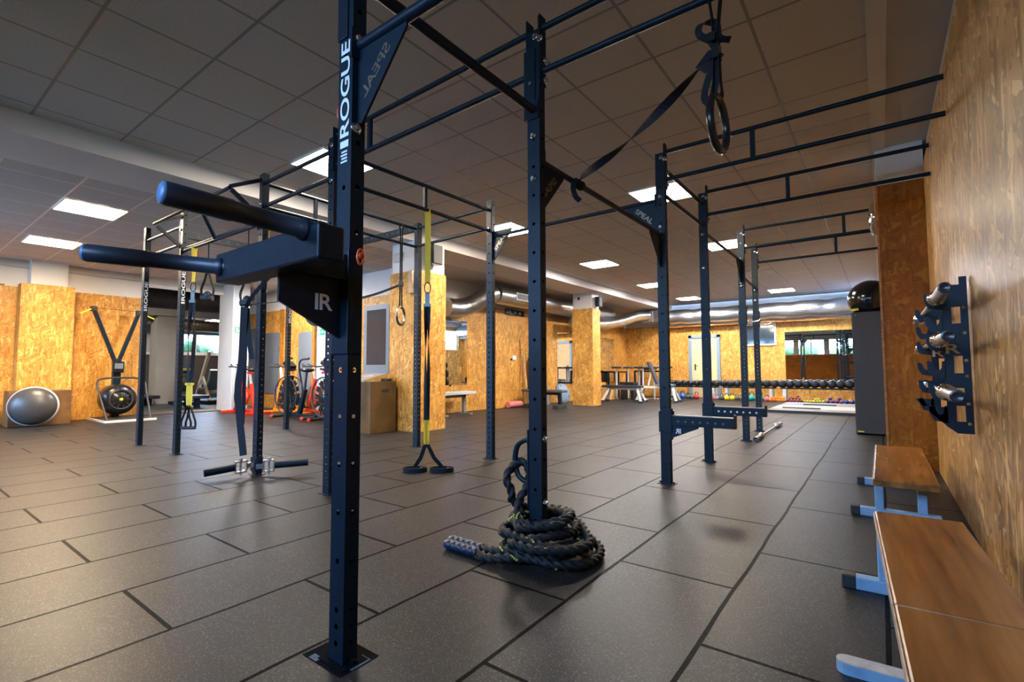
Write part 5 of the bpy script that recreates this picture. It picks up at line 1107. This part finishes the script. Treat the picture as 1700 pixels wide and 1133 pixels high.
t = thing('slant_board', 'grey-topped wooden slant board with a white mark lying on the brown jump box', 'slant board', (-6.2, 4.5, 0.735))
MB().prism([(0, 0), (0.42, 0), (0.42, 0.11), (0, 0.012)], (-6.45, 4.37, 0.7355), (0, 1, 0), (0, 0, 1), (0.52, 0, 0)).build('wedge', 'ply_edge', t)
dz = V((0, 0.42, 0.098)); nn = V((0, -0.098, 0.42)).normalized(); o = V((-6.45, 4.37, 0.7475))
MB().obox(o+V((0.26, 0, 0))+dz/2+nn*0.003, (0.26, 0, 0), dz/2, nn*0.003).build('grip_top', 'slant_grey', t)
m = MB(); 
for a, b, c, d in ((0.20, 0.5, 0.10, 0.10), (0.24, 0.62, 0.12, 0.07), (0.31, 0.52, 0.06, 0.14)):
    m.prism([(0, 0), (c, 0.03), (c*0.8, d*0.6), (0.01, d*0.4)], o+V((a, 0, 0))+dz*b+nn*0.0062, (1, 0, 0), dz.normalized(), nn*0.0005)
m.build('marking', 'sticker_white', t)
tag(MB().box((-5.92, 4.66, 0.7355), (-5.78, 4.76, 0.775)).build('rubber_block', 'black_rubber', None, 0.01), 'small black block on the jump box behind the slant board', 'block')
t = thing('jump_box', 'plywood jump box against the thick pier, half hidden by the grey half ball', 'jump box', (-11.3, 1.9, 0))
MB().box((-11.58, 1.48, 0.0), (-11.12, 2.24, 0.575)).build('body', 'brown_ply', t, 0.006)
# half ball balance trainer leaning on its side against that box
t = thing('balance_half_ball', 'grey half-ball balance trainer with a pale rim propped against the plywood box', 'balance trainer', (-11.0, 1.75, 0)); 
axd = V((0.80, -0.30, 0.10)).normalized(); c = V((-10.93, 1.74, 0.335))
uu = V((0, 0, 1)).cross(axd).normalized(); vv = axd.cross(uu)
MB().lathe([(0.30, -0.03), (0.315, 0.0), (0.305, 0.02), (0.295, 0.03)], c, axd, 48).build('rim', 'pale_rim', t)
MB().lathe([(0.297*math.cos(a), 0.026+0.17*math.sin(a)) for a in [PI/2*i/12 for i in range(13)]], c, axd, 48).build('dome', 'bosu_grey', t)
MB().lathe([(0.30, -0.03), (0.28, -0.05), (0, -0.05)], c, axd, 40).build('platform', 'black_plastic', t)
# metal rod on the left wall
t = thing('wall_rod', 'short pale metal rod sticking out at the top of the strand-board wall', 'rod', (LW, 1.35, 2.33)); MB().tube([(LW+0.002, 1.10, 2.39), (LW+0.06, 1.45, 2.365)], 0.016, 10).build('rod', 'zinc', t)
# ================================================================== ski trainer
t = thing('ski_trainer', 'black standing ski machine with two tall arms and a round fan by the wall', 'ski machine', (-11.3, 2.98, 0))
MB().box((-11.82, 2.62, 0.0), (-10.72, 3.36, 0.035)).build('base', 'black_rubber', t); MB().box((-10.72, 2.62, 0.0), (-10.69, 3.36, 0.038)).box((-11.82, 2.60, 0.0), (-10.69, 2.62, 0.038)).build('base_edge', 'frame_white', t)
MB().box((-11.72, 2.92, 0.03), (-11.60, 3.04, 1.12)).build('column', 'black_steel', t, 0.01)
fd = MB().lathe([(0, 0.16), (0.10, 0.16), (0.11, 0.15), (0.20, 0.14), (0.26, 0.09), (0.285, 0.0), (0.285, -0.14), (0, -0.14)], (-11.42, 2.97, 0.37), (1, 0, 0), 40).build('fan_housing', 'black_plastic', t)
MB().torus((-11.265, 2.97, 0.37), 0.175, 0.014, (0, 1, 0), (0, 0, 1), 40, 8).build('ring', 'locker_grey', fd); MB().lathe([(0, 0.004), (0.03, 0.004), (0.03, 0)], (-11.26, 2.97, 0.37), (1, 0, 0), 16).build('badge', 'yellow_accent', fd)
m = MB()
for i in range(10): a = 2*PI*i/10; m.beam((-11.268, 2.97+0.10*math.cos(a), 0.37+0.10*math.sin(a)), (-11.268, 2.97+0.17*math.cos(a), 0.37+0.17*math.sin(a)), 0.012, 0.010, (1, 0, 0))
m.build('spoke', 'locker_grey', fd)
for e in ((-11.66, 2.60, 2.06), (-11.66, 3.30, 2.04)):
    am = MB().beam((-11.66, 2.98+(0.03 if e[1] > 3 else -0.03), 1.08), e, 0.06, 0.07, (1, 0, 0)).build('arm', 'black_steel', t, 0.005)
    MB().box((e[0]-0.04, e[1]-0.05, e[2]-0.05), (e[0]+0.06, e[1]+0.05, e[2]+0.04)).build('pulley_box', 'locker_grey', am, 0.01)
    sg = -1 if e[1] < 3 else 1
    MB().beam((e[0]+0.05, e[1]+sg*0.05, e[2]-0.02), (e[0]+0.14, e[1]+sg*0.22, e[2]-0.12), 0.025, 0.02).build('grip', 'yellow_accent', am)
MB().tube([(-11.64, 2.62, 2.07), (-11.64, 3.28, 2.06)], 0.005, 6).build('cord', 'black_rubber', t)
mo = MB().obox((-11.55, 2.98, 0.97), (0.03, 0, -0.01), (0, 0.085, 0), (0.02, 0, 0.10)).build('monitor', 'black_plastic', t, 0.01); MB().obox((-11.514, 2.98, 0.99), (0.002, 0, -0.0006), (0, 0.065, 0), (0.012, 0, 0.05)).build('screen', 'steel_blue_frame', mo)
MB().tube(smooth_path([(-10.80, 2.66, 0.03), (-11.15, 2.63, 0.45), (-11.32, 2.62, 0.68), (-11.42, 2.72, 0.755), (-11.45, 2.98, 0.77), (-11.42, 3.24, 0.755), (-11.32, 3.34, 0.68), (-11.15, 3.33, 0.45), (-10.80, 3.30, 0.03)], 6), 0.017, 10).build('hoop', 'locker_grey', t)
# ================================================================== bikes
def spin_bike(label, loc, rz, mat):
    t = thing('spin_bike', label, 'exercise bike', loc, rz, 'spin bikes'); B = lambda m, n, mt, bv=0.0: m.build(n, mt, t, bv, True)
    fr = B(MB().beam((-0.52, 0, 0.07), (0.5, 0, 0.07), 0.06, 0.05).beam((-0.45, 0, 0.08), (-0.18, 0, 0.72), 0.07, 0.06, (0, 1, 0)).beam((-0.18, 0, 0.55), (0.28, 0, 0.42), 0.07, 0.07).beam((0.38, 0, 0.08), (0.20, 0, 0.62), 0.07, 0.06, (0, 1, 0)).beam((-0.12, 0, 0.18), (0.12, 0, 0.5), 0.05, 0.12, (0, 1, 0)), 'frame', mat, 0.008)
    for x in (-0.52, 0.5): B(MB().box((x-0.035, -0.26, 0.0), (x+0.035, 0.26, 0.055)), 'foot', mat, 0.01)
    B(MB().lathe([(0, 0.02), (0.22, 0.02), (0.235, 0.012), (0.235, -0.012), (0.22, -0.02), (0, -0.02)], (-0.30, 0, 0.33), (0, 1, 0), 36), 'flywheel', 'brass_worn')
    B(MB().lathe([(0, 0.02), (0.13, 0.02), (0.15, 0.0), (0.13, -0.03), (0, -0.03)], (0.08, -0.06, 0.34), (0, 1, 0), 28), 'chain_guard', mat)
    B(MB().tube([(0.08, -0.1, 0.34), (0.16, -0.12, 0.22)], 0.012, 8).box((0.12, -0.22, 0.195), (0.22, -0.12, 0.22)), 'pedal', 'black_plastic')
    B(MB().beam((0.22, 0, 0.55), (0.13, 0, 0.84), 0.04, 0.04, (0, 1, 0)), 'seat_post', 'frame_white'); B(MB().beam((0.05, 0, 0.85), (0.26, 0, 0.85), 0.04, 0.05), 'slider', mat, 0.004)
    B(MB().lathe([(0, -0.03), (0.05, -0.03), (0.10, 0.0), (0.08, 0.03), (0, 0.035)], (0.20, 0, 0.91), (0, 0, 1), 18).beam((0.0, 0, 0.925), (0.2, 0, 0.915), 0.05, 0.04), 'seat', 'black_plastic')
    B(MB().beam((-0.20, 0, 0.68), (-0.28, 0, 0.96), 0.04, 0.04, (0, 1, 0)), 'handlebar_post', 'frame_white')
    B(MB().tube(smooth_path([(-0.60, -0.06, 1.03), (-0.42, -0.10, 0.98), (-0.34, -0.2, 0.98), (-0.30, -0.2, 0.98), (-0.28, 0.0, 0.97), (-0.30, 0.2, 0.98), (-0.34, 0.2, 0.98), (-0.42, 0.10, 0.98), (-0.60, 0.06, 1.03)], 5), 0.015, 8), 'handlebar', 'black_rubber'); return t
spin_bike('red spin bike at the end of the row by the white pier', (-10.70, 4.95, 0), 0.0, 'red_paint')
spin_bike('orange spin bike between the red one and the air bikes', (-9.85, 5.36, 0), -0.04, 'orange_paint')
spin_bike('red spin bike mostly hidden behind the air bikes', (-9.15, 5.70, 0), 0.0, 'red_paint')
def air_bike(label, loc, rz):
    t = thing('air_bike', label, 'exercise bike', loc, rz, 'air bikes'); B = lambda m, n, mt, bv=0.0: m.build(n, mt, t, bv, True)
    c = V((-0.30, 0, 0.43)); R = 0.345; cg = MB()
    for y in (-0.075, 0.075): cg.torus(c+V((0, y, 0)), R, 0.013, (1, 0, 0), (0, 0, 1), 44, 8).torus(c+V((0, y*1.1, 0)), R*0.32, 0.008, (1, 0, 0), (0, 0, 1), 28, 6)
    for i in range(24):
        a = 2*PI*i/24
        for y in (-0.08, 0.08): cg.tube([c+V((R*0.32*math.cos(a), y*1.05, R*0.32*math.sin(a))), c+V((R*math.cos(a), y, R*math.sin(a)))], 0.003, 5, False)
    cage = B(cg, 'cage', 'locker_grey'); fm = MB()
    for i in range(14):
        a = 2*PI*i/14; d = V((math.cos(a), 0, math.sin(a))); q = V((-math.sin(a), 0, math.cos(a)))
        fm.prism([(0.08, -0.016), (0.325, -0.052), (0.325, 0.040), (0.08, 0.012)], c-V((0, 0.012, 0)), d, q, V((0, 0.02, 0)))
    fm.lathe([(0, 0.05), (0.09, 0.05), (0.09, -0.05), (0, -0.05)], c, (0, 1, 0), 24); B(fm, 'fan', 'black_plastic')
    B(MB().lathe([(0, 0.02), (0.10, 0.015), (0.11, 0.0)], c+V((0, -0.085, 0)), (0, -1, 0), 24), 'hub_cover', 'black_plastic')
    B(MB().beam((-0.5, 0, 0.05), (0.55, 0, 0.07), 0.06, 0.06).beam((-0.28, 0.0, 0.08), (-0.22, 0, 0.80), 0.05, 0.06, (0, 1, 0)).beam((0.05, 0, 0.09), (0.2, 0, 0.55), 0.07, 0.07, (0, 1, 0)).beam((-0.2, 0, 0.35), (0.15, 0, 0.33), 0.08, 0.12), 'frame', 'black_steel', 0.006)
    for x in (-0.42, 0.52):
        f = B(MB().tube([(x, -0.27, 0.045), (x, 0.27, 0.045)], 0.028, 12), 'foot', 'locker_grey')
        for y in (-0.27, 0.27): MB().lathe([(0, 0.012), (0.034, 0.012), (0.034, -0.02), (0, -0.02)], (x, y, 0.045), (0, 1 if y > 0 else -1, 0), 14).build('end_cap', 'red_paint', f, 0, True)
    for y in (-0.13, 0.13): 
        h = B(MB().tube(smooth_path([(-0.02, y, 0.30), (-0.10, y, 0.62), (-0.20, y, 0.98), (-0.16, y*1.2, 1.10), (0.02, y*1.35, 1.12)], 5), 0.016, 8), 'arm_lever', 'black_steel'); MB().tube([(-0.12, y*1.24, 1.11), (0.04, y*1.35, 1.121)], 0.021, 10).build('grip', 'black_rubber', h, 0, True)
        B(MB().tube([(-0.05, y*0.7, 0.34), (0.02*y/abs(y)-0.02, y*1.1, 0.22)], 0.012, 8).box((-0.08, y*1.1-0.04, 0.19), (0.04, y*1.1+0.04, 0.215)), 'pedal', 'black_plastic')
    B(MB().obox((-0.30, 0, 1.0), V((0.02, 0, 0.03)), (0, 0.09, 0), V((0.08, 0, -0.05))), 'monitor', 'black_plastic', 0.01)
    B(MB().tube([(0.18, 0, 0.5), (0.24, 0, 0.86)], 0.022, 10), 'seat_post', 'locker_grey')
    B(MB().lathe([(0, -0.035), (0.07, -0.03), (0.125, 0.0), (0.10, 0.035), (0, 0.04)], (0.27, 0, 0.895), (0, 0, 1), 20).beam((0.08, 0, 0.905), (0.26, 0, 0.90), 0.06, 0.05), 'seat', 'black_plastic'); return t
air_bike('black air bike with a big fan wheel, next to the orange spin bike', (-8.72, 4.98, 0), 0.06)
air_bike('black air bike with a big fan wheel, closest to the tall lettered post', (-7.47, 4.98, 0), 0.04)
# ================================================================== end-wall mirrors and exit signs
def rounded(x0, x1, z0, z1, r, top_only=False):
    P = []
    for cx, cz, a0 in ((x1-r, z1-r, 0), (x0+r, z1-r, PI/2), (x0+r, z0+r, PI), (x1-r, z0+r, 3*PI/2)):
        P += [(cx+r*math.cos(a0+PI/2*i/5), cz+r*math.sin(a0+PI/2*i/5)) for i in range(6)]
    return P
def panel(name, label, x0, x1, z0, z1, mat='panel_mirror_grey', th=0.02):
    t = thing(name, label, 'mirror', ((x0+x1)/2, JY, z0), 0, 'grey rounded mirrors'); MB().prism(rounded(x0, x1, z0, z1, 0.08), (0, JY-0.001, 0), (1, 0, 0), (0, 0, 1), (0, -th, 0)).build('glass', mat, t); return t
panel('tall_mirror', 'tall grey mirror with round corners behind the orange bike', -12.1, -11.36, 0.35, 1.80)
panel('tall_mirror', 'tall grey mirror with round corners behind the first air bike', -10.52, -9.93, 0.35, 1.75)
panel('tall_mirror', 'narrow grey mirror beside the white pier with the exit sign', -13.1, -12.35, 0.35, 1.95)
t = panel('framed_mirror', 'tall dark glass in a grey rounded frame beyond the brown jump box', -8.12, -7.36, 0.80, 2.16, 'steel_blue_frame', 0.03)
MB().box((-8.03, JY-0.034, 1.0), (-7.45, JY-0.0315, 2.06)).build('dark_glass', 'screen_dark', t)
def exit_sign(label, o, u, n):
    o, u, n = V(o), V(u), V(n); up = V((0, 0, 1)); t = thing('exit_sign', label, 'exit sign', o, 0, 'green exit signs')
    pl = MB().prism([(0, 0), (0.26, 0), (0.26, 0.13), (0, 0.13)], o, u, up, n*0.012).build('plate', 'sign_green', t); q = o+n*0.0125; m = MB()
    P = lambda poly: m.prism(poly, q, u, up, n*0.0006)
    P([(0.15, 0.05), (0.20, 0.05), (0.20, 0.03), (0.245, 0.065), (0.20, 0.10), (0.20, 0.08), (0.15, 0.08)]); P([(0.02, 0.015), (0.065, 0.015), (0.065, 0.115), (0.02, 0.115)])
    P([(0.085, 0.095), (0.10, 0.10), (0.105, 0.115), (0.09, 0.118)]); P([(0.08, 0.05), (0.10, 0.05), (0.108, 0.09), (0.088, 0.092)]); P([(0.08, 0.05), (0.095, 0.05), (0.085, 0.012), (0.072, 0.012)]); P([(0.10, 0.055), (0.135, 0.035), (0.13, 0.022), (0.09, 0.045)])
    m.build('pictogram', 'sticker_white', pl)
exit_sign('green exit sign on the white pier by the red spin bike', (-11.3595, 4.975, 1.73), (0, 1, 0), (1, 0, 0))
exit_sign('green exit sign on the grey wall behind the air bikes', (-9.80, JY+0.009, 1.66), (1, 0, 0), (0, -1, 0))
# ================================================================== next room
t = thing('leg_press', 'white and grey leg press machine in the next room under the windows', 'leg press', (-15.0, 5.9, 0))
MB().box((-15.9, 5.6, 0.0), (-14.2, 6.5, 0.10)).build('base', 'black_steel', t, 0.01)
for y in (5.75, 6.35): MB().beam((-15.4, y, 0.1), (-14.6, y+0.0, 1.42), 0.09, 0.07, (0, 1, 0)).beam((-14.5, y, 0.1), (-15.0, y, 0.75), 0.07, 0.06, (0, 1, 0)).build('rail', 'frame_white', t, 0.006)
MB().obox((-14.9, 6.05, 0.62), V((0.12, 0, 0.30)), (0, 0.2, 0), V((0.05, 0, -0.02))).build('back_pad', 'pad_blue', t, 0.02); MB().box((-14.9, 5.8, 0.28), (-14.3, 6.3, 0.36)).build('seat_pad', 'pad_blue', t, 0.02)
MB().box((-15.2, 5.7, 0.38), (-15.05, 6.4, 0.44)).build('cross_bar', 'frame_white', t)
t = thing('weight_machine', 'dark weight machine with a round plate in the next room', 'weight machine', (-14.9, 5.3, 0))
MB().box((-15.3, 5.05, 0.0), (-14.5, 5.45, 0.08)).box((-15.0, 5.15, 0.08), (-14.92, 5.23, 0.9)).box((-15.0, 5.15, 0.82), (-14.5, 5.23, 0.9)).build('frame', 'black_steel', t, 0.005)
MB().lathe([(0, 0.03), (0.2, 0.03), (0.2, -0.03), (0, -0.03)], (-14.7, 5.25, 0.55), (1, -0.5, 0), 28).build('plate', 'locker_grey', t); MB().box((-14.6, 5.1, 0.9), (-14.45, 5.3, 0.96)).build('grip', 'yellow_accent', t)
t = thing('low_bench', 'low dark padded bench just past the opening to the next room', 'bench', (-13.6, 5.0, 0)); MB().box((-14.0, 4.75, 0.22), (-13.2, 5.25, 0.30)).build('pad', 'pad_black', t, 0.02); MB().box((-13.95, 4.95, 0.0), (-13.85, 5.05, 0.22)).build('leg', 'black_steel', t); MB().box((-13.35, 4.95, 0.0), (-13.25, 5.05, 0.22)).build('leg', 'black_steel', t)
t = thing('low_bench', 'low dark bench beside the pale pier of the next room', 'bench', (-15.2, 4.6, 0)); MB().box((-15.6, 4.35, 0.18), (-14.9, 4.75, 0.26)).build('pad', 'pad_black', t, 0.02); MB().box((-15.5, 4.5, 0.0), (-15.4, 4.6, 0.18)).build('leg', 'black_steel', t); MB().box((-15.1, 4.5, 0.0), (-15.0, 4.6, 0.18)).build('leg', 'black_steel', t)
duct('dark_duct', 'thick black air duct under the ceiling just past the opening', [(-13.4, 2.0, 2.62), (-13.4, 5.0, 2.62), (-13.4, 9.0, 2.62)], 0.27, 'dark_duct', 4, False)
duct('window_duct', 'ribbed metal air duct running above the windows of the next room', [(-17.4, 3.0, 2.40), (-17.4, 6.0, 2.40), (-17.4, 10.0, 2.40)], 0.27, 'brass_worn', 8)
